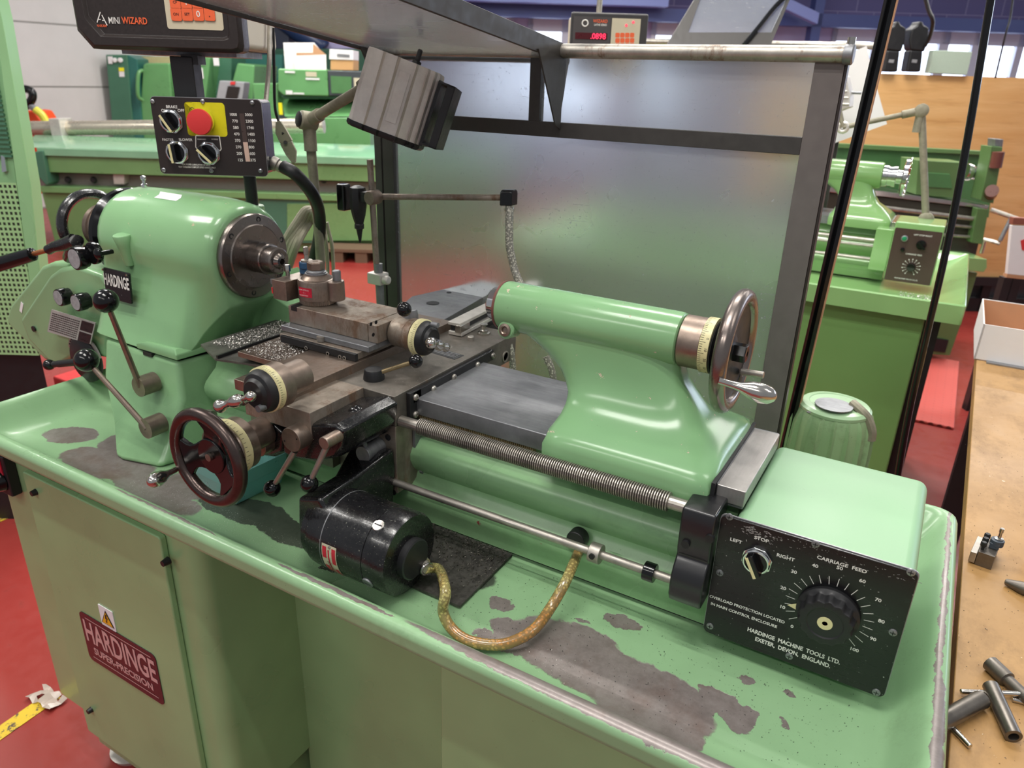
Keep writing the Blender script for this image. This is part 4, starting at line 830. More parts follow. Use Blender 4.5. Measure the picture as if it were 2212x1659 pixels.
bar('stile',-.052,-.034,ZT,1.53); bar('stile',-.030,-.002,ZT,1.53); M['stile']=plain('brown_grey_stile','67605e',.5,.2,.15,40); bar('stile',.800,.842,ZT,1.53,mat=M['stile']); bar('edge_strip',.8425,.8465,ZT,1.53,mat=M['brpanel'])
bar('cross_rail',-.002,.800,1.390,1.416); bar('centre_stile',.3165,.339,1.416,1.525); bar('bottom_rail',-.002,.800,ZT,.86)
MB().box(-.002,.800,gy+.001,gy+.004,.86,1.39).out('clear_sheet',M['pane'],gd); MB().box(-.002,.800,gy+.001,gy+.004,1.416,1.528).out('clear_sheet',M['pane'],gd)
MB().cyl((-.01,gy-.006,1.5335),(.845,gy-.006,1.5335),.0118,n=24).out('top_pole',M['zinc'],gd)
MB().rev([(.013,0),(.0145,.003),(.0145,.012),(.012,.014)],(.838,gy-.006,1.5335),(1,0,0),20).out('pole_end',M['grey_st'],gd)
MB().cyl((.845,gy-.006,1.545),(.845,gy-.006,1.556),.006).out('pole_screw',M['bright'],gd)
# canopy: two sloping arms and a smoked sheet
def armp(x,s,dz=0): return V((x,.372-s*.80,1.5135+s*.100+dz))
cn=thing('guard_canopy','black framed canopy with smoked grey sheet leaning out over the headstock','guard canopy',(.16,gy,1.53))
for x in (-.004,.375):
    MB().prism([armp(x,0,0),armp(x,1.1,0),armp(x,1.1,.029),armp(x,0,.029)],(.006,0,0)).out('canopy_arm',M['frame'],cn,bevel=.0008)
    MB().prism([V((x+.0062,.364,1.519)),V((x+.0062,.250,1.533)),V((x+.0062,.324,1.412)),V((x+.0062,.343,1.404)),V((x+.0062,.343,1.44))],(.003,0,0)).out('gusset',M['frame'],cn)
MB().prism([armp(.003,.0,.006),armp(.003,1.1,.006),armp(.375,1.1,.006),armp(.375,.0,.006)],(0,0,.004)).out('canopy_sheet',M['pane2'],cn)
MB().prism([armp(.003,-.0,.0),armp(.003,.02,.0),armp(.375,.02,.0),armp(.375,-.0,.0)],(0,0,.005)).out('rear_lip',M['frame'],cn)
for s in (.28,.62):
    p=armp(-.006,s,.010); MB().box(p.x-.008,p.x+.002,p.y-.018,p.y+.012,p.z-.006,p.z+.006).out('sheet_clip',M['blackm'],cn)
M['scr']=plain('scratch_white','d8d8da',.6)
g=MB(); pts=[AP(px,py,armp(0,.3,.0109),V((0,.098,.80)).normalized()) for px,py in ((868,77),(880,55),(895,38),(912,24),(922,10))]
g.tube(pts,.0006,5,3); g.out('long_scratch',M['scr'],cn)
# black edge trim posts seen right of the guard
pp=thing('curtain_post','tall black ribbed post standing right behind the splash guard','post',(.85,.6,0))
a=A(1925,0,y=.60); b=A(1712,900,y=.60); d=(b-a).normalized(); top=a-d*.25; bot=a+d*(a.z/-d.z)
m=MB(); s_=V((1,0,0)); 
m.loft([[p+V((x,y,0)) for x,y in ((-.0105,-.006),(-.006,-.010),(-.002,-.006),(.002,-.010),(.0085,-.008),(.0085,.008),(-.0105,.008))] for p in (top,bot)]); m.out('ribbed_profile',M['black'],pp)
MB().loft([[p+V((x,y,0)) for x,y in ((.0088,-.007),(.0108,-.007),(.0108,.008),(.0088,.008))] for p in (top,bot)]).out('tan_edge',M['card'],pp)
pts=[A(2146,-30,y=.9),A(2140,0,y=.9),A(2090,300,y=.9),A(2046,530,y=.9),A(1998,740,y=.9),A(1962,900,y=.9),A(1935,1060,y=.9),A(1925,1180,y=.9)]; pts[-1].z=max(pts[-1].z,.3); pts.append(V((pts[-1].x+.02,.92,0)))
tag(MB().tube(pts,.0075,12,4).out('hanging_cable',M['black'],None),'black cable hanging down to the floor beside the bench','cable')
# ================================================================ work lamp
wl=thing('work_lamp','ribbed cast-metal machine work lamp on a jointed grey-green pipe arm','work lamp',(-.10,.2,ZT))
j0=A(667,262,y=.20); j1=A(788,188,y=.165); base=A(690,520,y=.205); base2=V((base.x-.005,base.y,1.0))
t=MB().tube([j0+V((0,0,-.03)),base,base2],.0095,14); t.cyl(j0+V((0,0,-.055)),j0+V((0,0,-.012)),.0125,n=20); t.out('lower_pipe',M['lampst'],wl)
fw=RT@V((0,0,-1)); cr=RT@V((1,0,0)); cu=RT@V((0,1,0)); ct=-fw
jt=MB().rev([(.014,-.016),(.0175,-.013),(.0185,0),(.0175,.016),(.0145,.019)],j0,(ct*.6-cr*.8),24).out('knuckle_joint',M['lampst'],wl,ang=40)
MB().rev([(.0145,.017),(.015,.021),(.012,.023),(.004,.0235)],j0,(ct*.6-cr*.8),24).out('joint_cap',M['blackm'],jt)
d=(j1-j0).normalized(); t=MB().cyl(j0+d*.012,j0+d*.040,.0125,n=20).cyl(j0+d*.04,j1,.0095,n=16); t.out('upper_pipe',M['lampst'],wl,ang=40)
MB().rev([(.010,-.012),(.0145,-.008),(.0145,.008),(.010,.012)],j1,(ct*.5+cu*.8),20).out('swivel',M['lampst'],wl)
ea=(cr*.36+cu*.93+ct*.30).normalized(); eb=(cr*.87-cu*.46-ct*.10); eb=(eb-ea*eb.dot(ea)).normalized(); ec=ea.cross(eb); ec=ec if ec.dot(ct)>0 else -ec
O=A(752,262,y=.135); LL=.131; WB=.135
def lp(a,b,c): return O+ea*a+eb*b+ec*c
pr=[(0,-.012),(.002,.012),(.010,.018),(.012,.030),(.034,.036),(.036,.041),(.0385,.036),(.060,.038),(.062,.044),(.065,.038),(.092,.034),(.094,.040),(.097,.033),(.112,.026),(.114,.031),(.117,.025),(.124,.022),(.126,.027),(.129,.020),(.133,.018),(.134,-.03),(.12,-.05),(.02,-.05)]
def sect(a,k=1,inn=0): return [lp(a,.067+(b-.067)*k,c*k) for b,c in pr]
MB().loft([sect(.006,1),sect(LL-.006,1),sect(LL-.002,.98)]).out('lamp_body',M['cast'],wl,ang=25)
MB().loft([sect(-.004,.97),sect(.000,1.03),sect(.006,1.03)]).out('end_cap',M['blackm'],wl)
MB().prism([lp(.025,.069,.0385),lp(.025,.088,.036),lp(.11,.088,.036),lp(.11,.069,.0385)],ec*.001).out('raised_panel',M['cast'],wl,bevel=.0005)
def fr(b0,b1,th,nm,mat):
    m=MB()
    for (a0,a1,c0_,c1_) in ((.012,.012+th,-.05,.045),(LL-.012-th,LL-.012,-.05,.045),(.012,LL-.012,.045-th,.045),(.012,LL-.012,-.05,-.05+th)):
        m.loft([[lp(a,b,c) for a,c in ((a0,c0_),(a1,c0_),(a1,c1_),(a0,c1_))] for b in (b0,b1)])
    return m.out(nm,mat,wl,bevel=.001)
MB().loft([[lp(a,b,c) for a,c in ((.006,-.048),(LL-.012,-.048),(LL-.012,.024),(.006,.024))] for b in (.1345,.140)]).out('glass_holder',M['blackm'],wl)
m=MB()
for a0,a1,c0_,c1_ in ((.010,.014,-.05,.05),(LL-.018,LL-.014,-.05,.05)): m.loft([[lp(a,b,c) for a,c in ((a0,c0_),(a1,c0_),(a1,c1_),(a0,c1_))] for b in (.140,.168)])
m.loft([[lp(a,b,c) for a,c in ((.010,.046),(LL-.014,.046),(LL-.014,.050),(.010,.050))] for b in (.154,.168)]); m.loft([[lp(a,b,c) for a,c in ((.010,-.05),(LL-.014,-.05),(LL-.014,.05),(.010,.05))] for b in (.1655,.168)]); m.out('visor_frame',M['blackm'],wl,bevel=.0012)
q=lp(LL,.085,.0); MB().rev([(.008,0),(.008,.004),(.0045,.005),(.0045,.022),(.003,.024)],q,ea,14).out('toggle_switch',M['blackm'],wl,ang=30)
# ================================================================ control pendant and digital readout (both face the operator)
def XF(m): bmesh.ops.transform(m.b,matrix=TB,verts=m.b.verts); return m
LU=BU; LN=-BV; LW=V((0,0,1))
pv=1.42
def LP(px,py,v=pv): return TB@AV(px,py,v)
pd=thing('control_pendant','black control pendant with red emergency stop on a yellow plate and speed dials','control panel',(-.15,.05,1.28))
c4=[AV(*q,pv) for q in ((326,212),(556,212),(345,378),(583,378))]; x0=(c4[0].x+c4[2].x)/2; x1=(c4[1].x+c4[3].x)/2; z1=(c4[0].z+c4[1].z)/2; z0=(c4[2].z+c4[3].z)/2
XF(MB().box(x0+.004,x1-.002,pv+.002,pv+.070,z0+.002,z1-.001)).out('enclosure',plain('blue_reflection_enclosure','20242e',.3,0,.15,30,coat=.3),pd,bevel=.008,seg=3)  # navy tint puts the blue reflection on the side into the colour
ctr=TB@V(((x0+x1)/2,pv,(z0+z1)/2)); fpn=MB().rbox(ctr,.008,LU,LN,x1-x0,z1-z0,.003,5).out('front_panel',M['brpanel'],pd,bevel=.0005)
MB().rbox(ctr+BV*.0022,.008,LU,LN,x1-x0+.0016,z1-z0+.0016,.0012,5).out('worn_edge',M['silverp'],fpn)
for px,py in ((330,219),(438,219),(545,222),(354,367),(563,369),(457,369)): MB().rev([(.004,0),(.004,.0015),(.002,.003),(.0015,.002)],LP(px,py),LN,14).out('panel_screw',M['grey_st'],fpn,ang=50)
for px,py,a in ((371,262,122),(384,329,95),(452,331,135)): selector(fpn,LP(px,py),LU,LN,.0195,a)
yp=MB().rbox(LP(445,258),.006,LU,LN,.072,.058,.0022,4).out('yellow_plate',M['yellow'],fpn)
es=LP(441,262)-BV*.002; e_=MB().rev([(.0195,0),(.0195,.010),(.016,.011)],es,LN,32).out('stop_button_collar',M['chrome'],fpn,ang=30); MB().rev([(.012,.010),(.0215,.014),(.0225,.018),(.0215,.023),(.012,.0245),(.002,.0248)],es,LN,36).out('stop_button',M['red'],e_,ang=40)
MB().torus(LP(415,238),LN,.0045,.0005,20,5).out('ring_symbol',M['blackm'],yp)
t=MB()
for s,px,py,h,k in (('BRAKE',371,231,.0048,1.),('ON',355,239,.0048,1.),('OFF',391,239,.0048,1.),('FASTER',363,302,.0044,1.),('SLOWER',401,302,.0044,1.),('FOR PROPER LUBRICATION OF DRIVE',424,356,.0030,.72),('RUN THROUGH COMPLETE SPEED RANGE ONLY',426,361.5,.0030,.72),('FORWARD',436,301,.0022,1),('REVERSE',464,301,.0022,1)): t.text(s,LP(px,py),LU,LW,h,sx=k,bold=.012)
t.out('switch_legend',M['white'],fpn,flat=True); t=MB()
for i,(a,b) in enumerate((('1000','3000'),('770','2300'),('580','1740'),('470','1400'),('370','1100'),('270','800'),('200','600'),('125','375'))):
    t.text(a,LP(512+i*1.9,248+i*14.0),LU,LW,.0048,'R',sx=1.0,bold=.018); t.text(b,LP(529+i*1.7,248+i*14.0),LU,LW,.0048,'L',sx=1.0,bold=.018)
t.out('speed_figures',M['white'],fpn,flat=True); t=MB()
P5=[LP(*q) for q in ((428,324),(423,318),(423,293),(474,294),(478,322),(473,328))]
for a,b in zip(P5,P5[1:]): t.line(a,b,.0016,LN)
t.out('white_outline',M['white'],fpn,flat=True)
a,b,c=LP(522,245),LP(530,307),LP(536,349); MB().line(a,b,.0085,LN).out('speed_tube',plain('dark_tube','4a3c38',.3),fpn,flat=True); MB().line(b,c,.0085,LN).out('speed_column',plain('pink_column','d8b8a8',.4),fpn,flat=True)
XF(MB().box(AV(367,130,pv+.03).x,AV(416,130,pv+.03).x,pv+.028,pv+.068,z1-.003,AV(400,122,pv+.03).z)).out('square_upright',M['blackm'],pd,bevel=.002)
a=AV(541,400,pv+.045); tp_=TB@V((a.x,pv+.045,z0+.01)); bt_=V((tp_.x,tp_.y,1.06)); t=MB().cyl(bt_,tp_,.0115,n=20); t.out('pendant_post',M['blackm'],pd)
MB().cyl((bt_.x,bt_.y,1.0),(bt_.x,bt_.y,1.245),.026,.022,n=20).out('post_socket',M['green'],pd,bevel=.004)
g_=LP(590,350,pv+.04); k=MB().rev([(.012,0),(.0135,.003),(.0135,.012),(.0105,.014),(.0105,.022)],g_-BU*.004,BU+V((0,0,-.5)),16).out('cable_gland',M['zinc'],pd,ang=30)
tag(MB().tube([g_+BU*.018+V((0,0,-.008)),LP(640,378,pv+.03),LP(675,420,pv+.06),LP(690,465,pv+.1),LP(688,520,pv+.12),LP(668,600,pv+.14)],.0125,12,6).out('thick_cable',M['blackm'],None),'thick black cable curving down from the control pendant behind the pipe','cable')
# readout
dr=thing('digital_readout','dark brown digital readout box with orange keypad above the control pendant','digital readout',(-.3,.1,1.50))
rv=1.42; e0=AV(152,0,rv); e1=AV(521,60,rv); zb_=AV(350,110,rv).z; W_=e1.x-e0.x; zt_=zb_+.235
def bz(off,v,ch=.028): 
    X0,X1,Z0,Z1=e0.x+off,e1.x-off,zb_+off,zt_-off; c=ch
    return [V((X0+c*.8,v,Z0)),V((X1-.012,v,Z0)),V((X1-.003,v,Z0+.003)),V((X1,v,Z0+.012)),V((X1,v,Z1)),V((X0,v,Z1)),V((X0,v,Z0+c))]
m=MB(); m.loft([bz(.004,rv+.045),bz(0,rv+.035),bz(0,rv+.006),bz(.006,rv-.002),bz(.020,rv-.002),bz(.024,rv+.006)],cap=True); bzl=XF(m).out('bezel',plain('dark_brown_plastic','2b2422',.4,0,.25,200),dr,bevel=.001)
XF(MB().box(e0.x+.01,e1.x-.006,rv+.045,rv+.23,zb_+.006,zt_-.01)).out('beige_case',paint('beige_speckled_case','b9b0a0',rough=.5,speck=.6,coat=0),dr,bevel=.012,seg=3)
XF(MB().box(e0.x+.05,e1.x-.03,rv+.05,rv+.2,zb_-.006,zb_+.004)).out('mounting_plate',M['grey_st'],dr)
XF(MB().box(AV(375,120,rv).x,AV(412,120,rv).x,pv+.03,pv+.066,zb_-.02,zb_-.004)).out('swivel_mount',M['blackm'],dr)
fcv=rv+.0052
def LR(px,py): return LP(px,py,fcv)
x0_,x1_=AV(358,30,fcv).x,AV(480,30,fcv).x; zk=AV(420,64,fcv).z
kp=MB().rbox(TB@V(((x0_+x1_)/2,fcv,zk+.075)),.004,LU,LN,x1_-x0_,.15,.002).out('keypad',M['beige'],bzl)
lab=[['7','8','9','X'],['CF','1','2','3'],['ON','SET','0','.']]
for r,yy in enumerate((-21,5,31)):
    for c_ in range(4):
        p=LR(379+c_*24+(yy-5)*.09,yy); k=MB().rbox(p-BV*.0022,.003,LU,LN,.0185,.0205,.0012).out('key',M['orange'],kp,bevel=.0003); tx=lab[r][c_]; MB().text(tx,p-BV*.0022,LU,LW,.0095 if len(tx)==1 else .0042,bold=.01).out('key_legend',M['white'] if tx.isdigit() else M['blackm'],k,flat=True)
t=MB().text('MINI',LR(247,45),LU,LW,.0105,sx=.66,bold=.004); a,b,c=LR(208,55),LR(217,26),LR(232,55)
for q0,q1 in ((a,b),(b,c)): t.line(q0+(q1-q0)*.22,q1,.0016,LN,.0006)
t.line(LR(212,42),LR(218,42),.0014,LN,.0006).line(LR(221,44),LR(227,44),.0014,LN,.0006); t.out('lettering',M['white'],bzl,flat=True)
MB().text('WIZARD',LR(291,45.5),LU,LW,.0105,sx=.74,bold=.02).text('ANKAM',LR(220,56),LU,LW,.0042,sx=.8,bold=.01).out('lettering',M['orange'],bzl,flat=True)
tag(MB().tube([LP(586,-10,1.60),LP(583,60,1.58),LP(582,125,1.56),LP(578,180,1.55),LP(572,240,1.52)],.0045,8,8,rf=None).out('flexible_conduit',M['zinc'],None),'thin ribbed metal conduit hanging beside the digital readout','conduit')
tag(MB().tube([LP(590,60,1.62),LP(592,150,1.62),LP(594,230,1.62),LP(602,262,1.62),LP(612,290,1.6)],.003,8,6).out('thin_cable',M['blackm'],None),'thin dark cable running down to the grey spring clamp','cable')
c=thing('spring_clamp','small grey metal toggle clamp hanging behind the control pendant','clamp',tuple(LP(620,300,1.6)))
a,b=LP(600,262,1.6),LP(634,352,1.6); m_=(a+b)/2; d=(b-a).normalized(); s_=BV.cross(d)
MB().prism([a+s_*.005,a+d*.02+s_*.014,m_+s_*.012,m_-s_*.014,a+d*.02-s_*.010,a-s_*.005],BV*.008).out('clamp_jaw',M['lampst'],c,bevel=.001)
MB().prism([m_+s_*.013,b-d*.02+s_*.010,b+s_*.003,b-s_*.004,b-d*.02-s_*.014,m_-s_*.012],BV*.008).out('clamp_handle',M['lampst'],c,bevel=.001)
MB().cyl(m_-BV*.003,m_+BV*.012,.004).out('pivot_pin',M['bright'],c)
# coil of grey flexible conduits
for i in range(4):
    k=i*9; o=tag(MB().tube([LP(600+k*.6,590+i*2,1.66),LP(612+k,530,1.66),LP(640+k,480,1.68+.01*i),LP(664+k*.6,452+i*3,1.70),LP(690,470+i*4,1.72),LP(700-k*.3,520,1.72),LP(690-k,600,1.70)],.0085 if i<3 else .010,10,8).out('conduit_loop',M['lampst'],None),None)
    tag(o,['outermost loop of grey ribbed conduit coiled behind the spindle','second loop of grey ribbed conduit coiled behind the spindle','third loop of grey ribbed conduit coiled behind the spindle','innermost thick loop of grey conduit coiled behind the spindle'][i],'conduit','coiled conduit behind the headstock')
for i,(px,lb) in enumerate(((700,'left one of two grey hoses hanging right of the lamp pipe'),(712,'right one of two grey hoses hanging right of the lamp pipe'))):
    tag(MB().tube([LP(px-6,480,1.7),LP(px-2,500,1.7),LP(px+5,530,1.7),LP(px+8,575,1.7),LP(px+9,640,1.7),V((LP(px+9,640,1.7).x,LP(px+9,640,1.7).y,.832))],.0042,8,5).out('grey_hose',M['lampst'],None),lb,'hose','pair of grey hoses')
# ================================================================ coolant nozzle stand
cs2=thing('coolant_nozzle_stand','coolant nozzle stand with black valve and horizontal pipe before the guard','coolant nozzle',(0,.24,1.0))
yy=.235
a=A(799,345,y=yy); b=A(815,600,y=yy); MB().cyl(b,a,.0062,n=16).out('upright_rod',M['worn'],cs2); MB().cyl(b+V((.004,0,.03)),V((b.x+.006,yy,1.04)),.0085,n=16).out('lower_tube',M['grey_st'],cs2)
m=MB().box(b.x-.016,b.x+.020,yy-.014,yy+.014,b.z-.012,b.z+.012); m.cyl(b+V((.02,-.004,0)),b+V((.034,-.004,0)),.009,n=16); m.out('clamp_block',M['cast'],cs2,bevel=.003)
j=A(810,426,y=yy-.018); MB().rev([(.0125,-.010),(.0135,-.008),(.0135,.016),(.0125,.018)],j,(0,-1,0),28).out('clamp_disc',M['brownst'],cs2,bevel=.001)
r0=j+V((0,.010,0)); r1=A(1090,425,y=.30); r1.z=A(1090,427,y=.30).z; MB().cyl(r0,r1,.0058,n=16).out('cross_pipe',M['worn'],cs2)
d=(r1-r0).normalized(); MB().loft([[r1+d*s+V((0,y,z)) for y,z in ((-.011,-.014),(.011,-.014),(.011,.010),(.006,.015),(-.006,.015),(-.011,.010))] for s in (-.004,.020)]).out('elbow_block',M['black'],cs2,bevel=.002)
va=A(772,405,y=yy-.018); vv=MB().rev([(.006,.004),(.0150,0),(.0165,-.008),(.0165,-.035),(.013,-.055),(.0085,-.070),(.0095,-.072),(.0095,-.080),(.0065,-.082),(.002,-.108)],va,(0,0,1),8).out('nozzle_valve',M['blackm'],cs2,ang=20)
MB().box(va.x+.012,j.x,va.y-.008,va.y+.012,va.z-.026,va.z-.006).out('valve_coupling',M['blackm'],cs2,bevel=.002)
p=A(738,425,y=yy-.018); MB().loft([[V((p.x+s,p.y+y,p.z+z)) for y,z in ((-.012,-.026),(.012,-.026),(.012,.026),(-.012,.026))] for s in (-.004,.016)]).out('valve_handle',M['black'],cs2,bevel=.004)
hp=[r1+d*.010+V((0,0,-.012)),A(1100,490,y=.29),A(1102,540,y=.28),A(1118,600,y=.27),A(1150,650,y=.22)]
M['braid']=None
t_=NT('white_braided_hose'); ck=t_.n('ShaderNodeTexVoronoi'); ck.inputs['Scale'].default_value=260; t_.l(t_.obj(),ck.inputs[0]); t_.fin(t_.mix(t_.ramp(ck.outputs['Distance'],.25,.5),lin('c9c4b4'),lin('77746a')),.35,0,bump=ck.outputs['Distance'],bs=.4,bd=.0006,coat=.3); M['braid']=t_.m
tag(MB().tube(hp,.0078,12,6).out('braided_hose',M['braid'],None),'pale braided hose hanging from the end of the coolant cross pipe','hose')
MB().rev([(.0085,0),(.0095,.002),(.0095,.007),(.0085,.009)],r1+d*.010+V((0,0,-.026)),(0,0,1),20).out('hose_clip',M['bright'],cs2)
for i,(pp_,lb) in enumerate((([(1096,730),(1104,760),(1108,800),(1106,850)],'pale braided hose dropping behind the carriage corner'),([(1180,770),(1192,800),(1197,840),(1195,900)],'pale braided hose dropping behind the tailstock waist'))):
    tag(MB().tube([A(px,py,y=.20) for px,py in pp_],.0062,10,4).out('braided_hose',M['braid'],None),lb,'hose')
# small items behind bed
# ================================================================ coolant pump motor
pm=thing('coolant_pump_motor','green finned pump motor standing behind the feed control box','pump motor',(.90,.62,.0))
pcx=.905; pcy=.62; zt2=.893
m=MB(); n=108
def fin(r,z,k): return [V((pcx+(r-(k if (i%6) not in (0,) else 0))*math.cos(2*PI*i/n),pcy+(r-(k if (i%6) not in (0,) else 0))*math.sin(2*PI*i/n),z)) for i in range(n)]
m.loft([fin(.085,.55,.008),fin(.085,.80,.008),fin(.083,.85,.008),fin(.077,.872,.006),fin(.068,.882,.001)]); m.out('finned_body',paint('grimy_green_motor','8fae80',rough=.45,coat=.1,grime=.6,speck=.7),pm,ang=30)
MB().rev([(.069,.881),(.0695,.887),(.064,.892),(.052,.894),(.05,.8925),(.002,.8935)],(pcx,pcy,0),(0,0,1),44).out('top_cap',paint('grimy_green_cap','9fc096',rough=.35,coat=.2,grime=.3,speck=.7),pm,ang=30)
p=A(1803,878,z=.896); MB().rev([(.03,0),(.036,.002),(.036,.004),(.0,.0042)],p+V((-.002,0,-.0005)),(0,-.0,1),30).out('oval_rating_plate',M['grey_st'],pm)
MB().rev([(.004,0),(.004,.0012),(.001,.0013)],A(1747,891,z=.892),(0,0,1),12).out('cap_screw',M['blackm'],pm)
MB().tube([A(1842,872,y=.62),A(1862,890,y=.60),A(1874,905,y=.60),A(1882,930,y=.6),A(1880,950,y=.6)],.010,10,4).out('terminal_cover',M['lampst'],pm)
MB().box(.80,1.01,.53,.76,0,.55).out('coolant_tank',M['green_dk'],pm,bevel=.004)
# ================================================================ workbench and what lies on it
bz_=.8175
def bench_mat():
    t=NT('worn_bench_board'); f=t.noise(3,6,.7); g=t.noise(11,6,.72,stretch=(1,.6,1)); s_=t.noise(110,3,.7); 
    c=t.mix(t.ramp(f,.3,.7),lin('96703f'),lin('b48c58')); c=t.mix(t.ramp(g,.5,.7,0,.5),c,lin('60462e')); c=t.mix(t.ramp(s_,.69,.73,0,.8),c,lin('4a3420')); c=t.mix(t.ramp(t.noise(95,2),.74,.77,0,.7),c,lin('e8dcc0'))
    t.fin(c,t.ramp(g,.3,.7,.38,.6),0,bump=g,bs=.1,bd=.001,coat=.05); return t.m
wb=thing('workbench','worn tan wooden workbench top running beside the lathe on the right','workbench',(1.6,.6,0))
MB().prism([V((1.1395,-.75,bz_)),V((2.1,-.75,bz_)),V((2.1,1.85,bz_)),V((1.178,1.85,bz_))],(0,0,-.035)).out('bench_top',bench_mat(),wb,bevel=.002)
for x,y in ((1.25,-.65),(1.25,1.7),(2.02,-.65),(2.02,1.7)): MB().box(x-.035,x+.035,y-.035,y+.035,0,bz_-.035).out('bench_leg',M['blackm'],wb)
def BP(px,py,dz=0): return A(px,py,z=bz_+dz)
chips('bench_specks',420,lambda:(R_.uniform(1.15,1.32),R_.uniform(-.35,.9),bz_),M['chipd'],'tiny dark specks of swarf scattered on the wooden bench','swarf',.0006,.002,.0002)
# tool holder on the bench
bh=thing('bench_tool_holder','small steel tool holder with clamp screws standing upright on the wooden bench','tool holder',tuple(BP(2120,1220)))
q=BP(2100,1222); 
a=BP(2093,1215); b=BP(2140,1232); u=(b-a); u.z=0; L=u.length; u.normalize(); v=V((-u.y,u.x,0)); DD=.050; HH=.024
def hp_(x,y,z): return a+u*x+v*y+V((0,0,z))
def hbox(x0,x1,y0,y1,z0,z1): return MB().loft([[hp_(x,y,z) for x,y in ((x0,y0),(x1,y0),(x1,y1),(x0,y1))] for z in (z0,z1)])
hbox(.007,L,0,DD,0,HH).out('holder_block',M['toolst'],bh,bevel=.0006); hbox(-.002,.0065,-.002,DD+.004,.003,HH*.86).out('clamp_rail',M['steel'],bh,bevel=.0006)
for i in range(3):
    p=hp_(.0105,.010+i*.015,HH); MB().rev([(.0026,0),(.0026,.006),(.0044,.0062),(.0044,.0125),(.0036,.0135)],p,(0,0,1),6).out('clamp_screw',M['blackm'],bh)
k=hbox(.017,.030,.022,.040,HH,HH+.009).cyl(hp_(.025,.031,HH+.004),hp_(.025,.031,HH+.014),.0095,n=18).out('height_bracket',plain('dark_blue_grey','3c444e',.4),bh,bevel=.001)
MB().rev([(.006,.014),(.0062,.0155),(.0025,.016),(.0022,.026),(.0032,.0265),(.0032,.033),(.0025,.0335)],hp_(.026,.033,HH),(0,0,1),14).out('height_screw',M['bright'],k,ang=30)
# socket wrenches
def wrench(lab,p0,p1,r,bar_,nm='tube_socket_wrench',step=False):
    r0=thing(nm,lab,'wrench',tuple(p0),group='tube socket wrenches on the bench'); d=p1-p0; L=d.length
    pf=[(r*.62,.012),(r*.62,0),(r,0.0006),(r,L),(r*.6,L)] if not step else [(r*.5,0),(r,.0005),(r,L*.45),(r*.72,L*.47),(r*.72,L),(r*.3,L)]
    MB().rev(pf,p0,d,24,cap=True).out('socket_tube',M['toolst'],r0,ang=30)
    a,b=bar_; MB().cyl(a,b,.0032,n=12).out('tommy_bar',M['bright'],r0,bevel=.001); return r0
R1=.0105
wrench('short tube socket wrench lying left-most on the bench with its bar pointing down',BP(2027,1563,R1),BP(2120,1511,R1),R1,(BP(2048,1562,.004),BP(2096,1613,.004)))
wrench('tube socket wrench with its hexagon opening nearest the picture edge',BP(2190,1592,.009),BP(2140,1482,.009+.004),.009,(BP(2075,1494,.006),BP(2240,1500,.012)))
wrench('stepped tube socket wrench furthest back of the three on the bench',BP(2138,1432,.010),BP(2225,1515,.009),.010,(BP(2186,1510,.003),BP(2240,1524,.003)),step=True)
bt=thing('steel_punch','dark steel punch lying at the right edge of the bench','punch',tuple(BP(2190,1260)))
MB().rev([(.003,0),(.0045,.001),(.0095,.022),(.010,.10),(.006,.101)],BP(2171,1256,.006),BP(2260,1290,.010)-BP(2171,1256,.006),18).out('punch_body',M['toolst'],bt,ang=30)
MB().box(BP(2212,1215).x,BP(2212,1215).x+.05,BP(2212,1245).y,BP(2212,1215).y,bz_,bz_+.03).out('punch_head',M['worn'],bt)
# open white carton
wc_=thing('open_carton','open white cardboard carton with brown inside standing on the bench','carton',tuple(BP(2103,776)))
a=BP(2103,776); b=BP(2212,795); u=(b-a); u.z=0; u.normalize(); v=V((-u.y,u.x,0)); Lc=.34; Dc=.30
def zat(px,py,P,n): return AP(px,py,P,n).z
hf=zat(2124,700,a,v)-bz_
def wallb(p,q,h,inn,th=.004):
    d=(q-p).normalized(); n=V((-d.y,d.x,0))*inn
    return [(p,q,h,n*th)]
def cwall(nm,p,q,h0,mat,off):
    return MB().loft([[p,q,q+off,p+off],[p+V((0,0,h0)),q+V((0,0,h0)),q+off+V((0,0,h0)),p+off+V((0,0,h0))]]).out(nm,mat,wc_)
cwall('front_wall',a,a+u*Lc,hf,M['paper'],v*.003); cwall('left_wall',a,a+v*Dc,hf,M['paper'],u*.003); cwall('back_wall',a+v*Dc,a+v*Dc+u*Lc,hf,M['paper'],v*.003); cwall('right_wall',a+u*Lc,a+u*Lc+v*Dc,hf,M['paper'],-u*.003)
cwall('brown_lining',a+v*(Dc-.003),a+v*(Dc-.003)+u*Lc,hf-.001,M['card'],-v*.001); cwall('brown_lining',a+u*.0035,a+u*.0035+v*Dc,hf-.002,M['card'],u*.001)
MB().loft([[a,a+u*Lc,a+u*Lc+v*Dc,a+v*Dc],[p+V((0,0,.003)) for p in (a,a+u*Lc,a+u*Lc+v*Dc,a+v*Dc)]]).out('carton_base',M['card'],wc_)
a=BP(2130,779); sr=MB().loft([[a-v*.028,a+u*.3-v*.028,a+u*.3-v*.004,a-v*.004],[p+V((0,0,.004)) for p in (a-v*.028,a+u*.3-v*.028,a+u*.3-v*.004,a-v*.004)]]); tag(sr.out('steel_strip',M['grey_st'],None),'flat grey steel strip lying against the front of the open carton','steel strip')
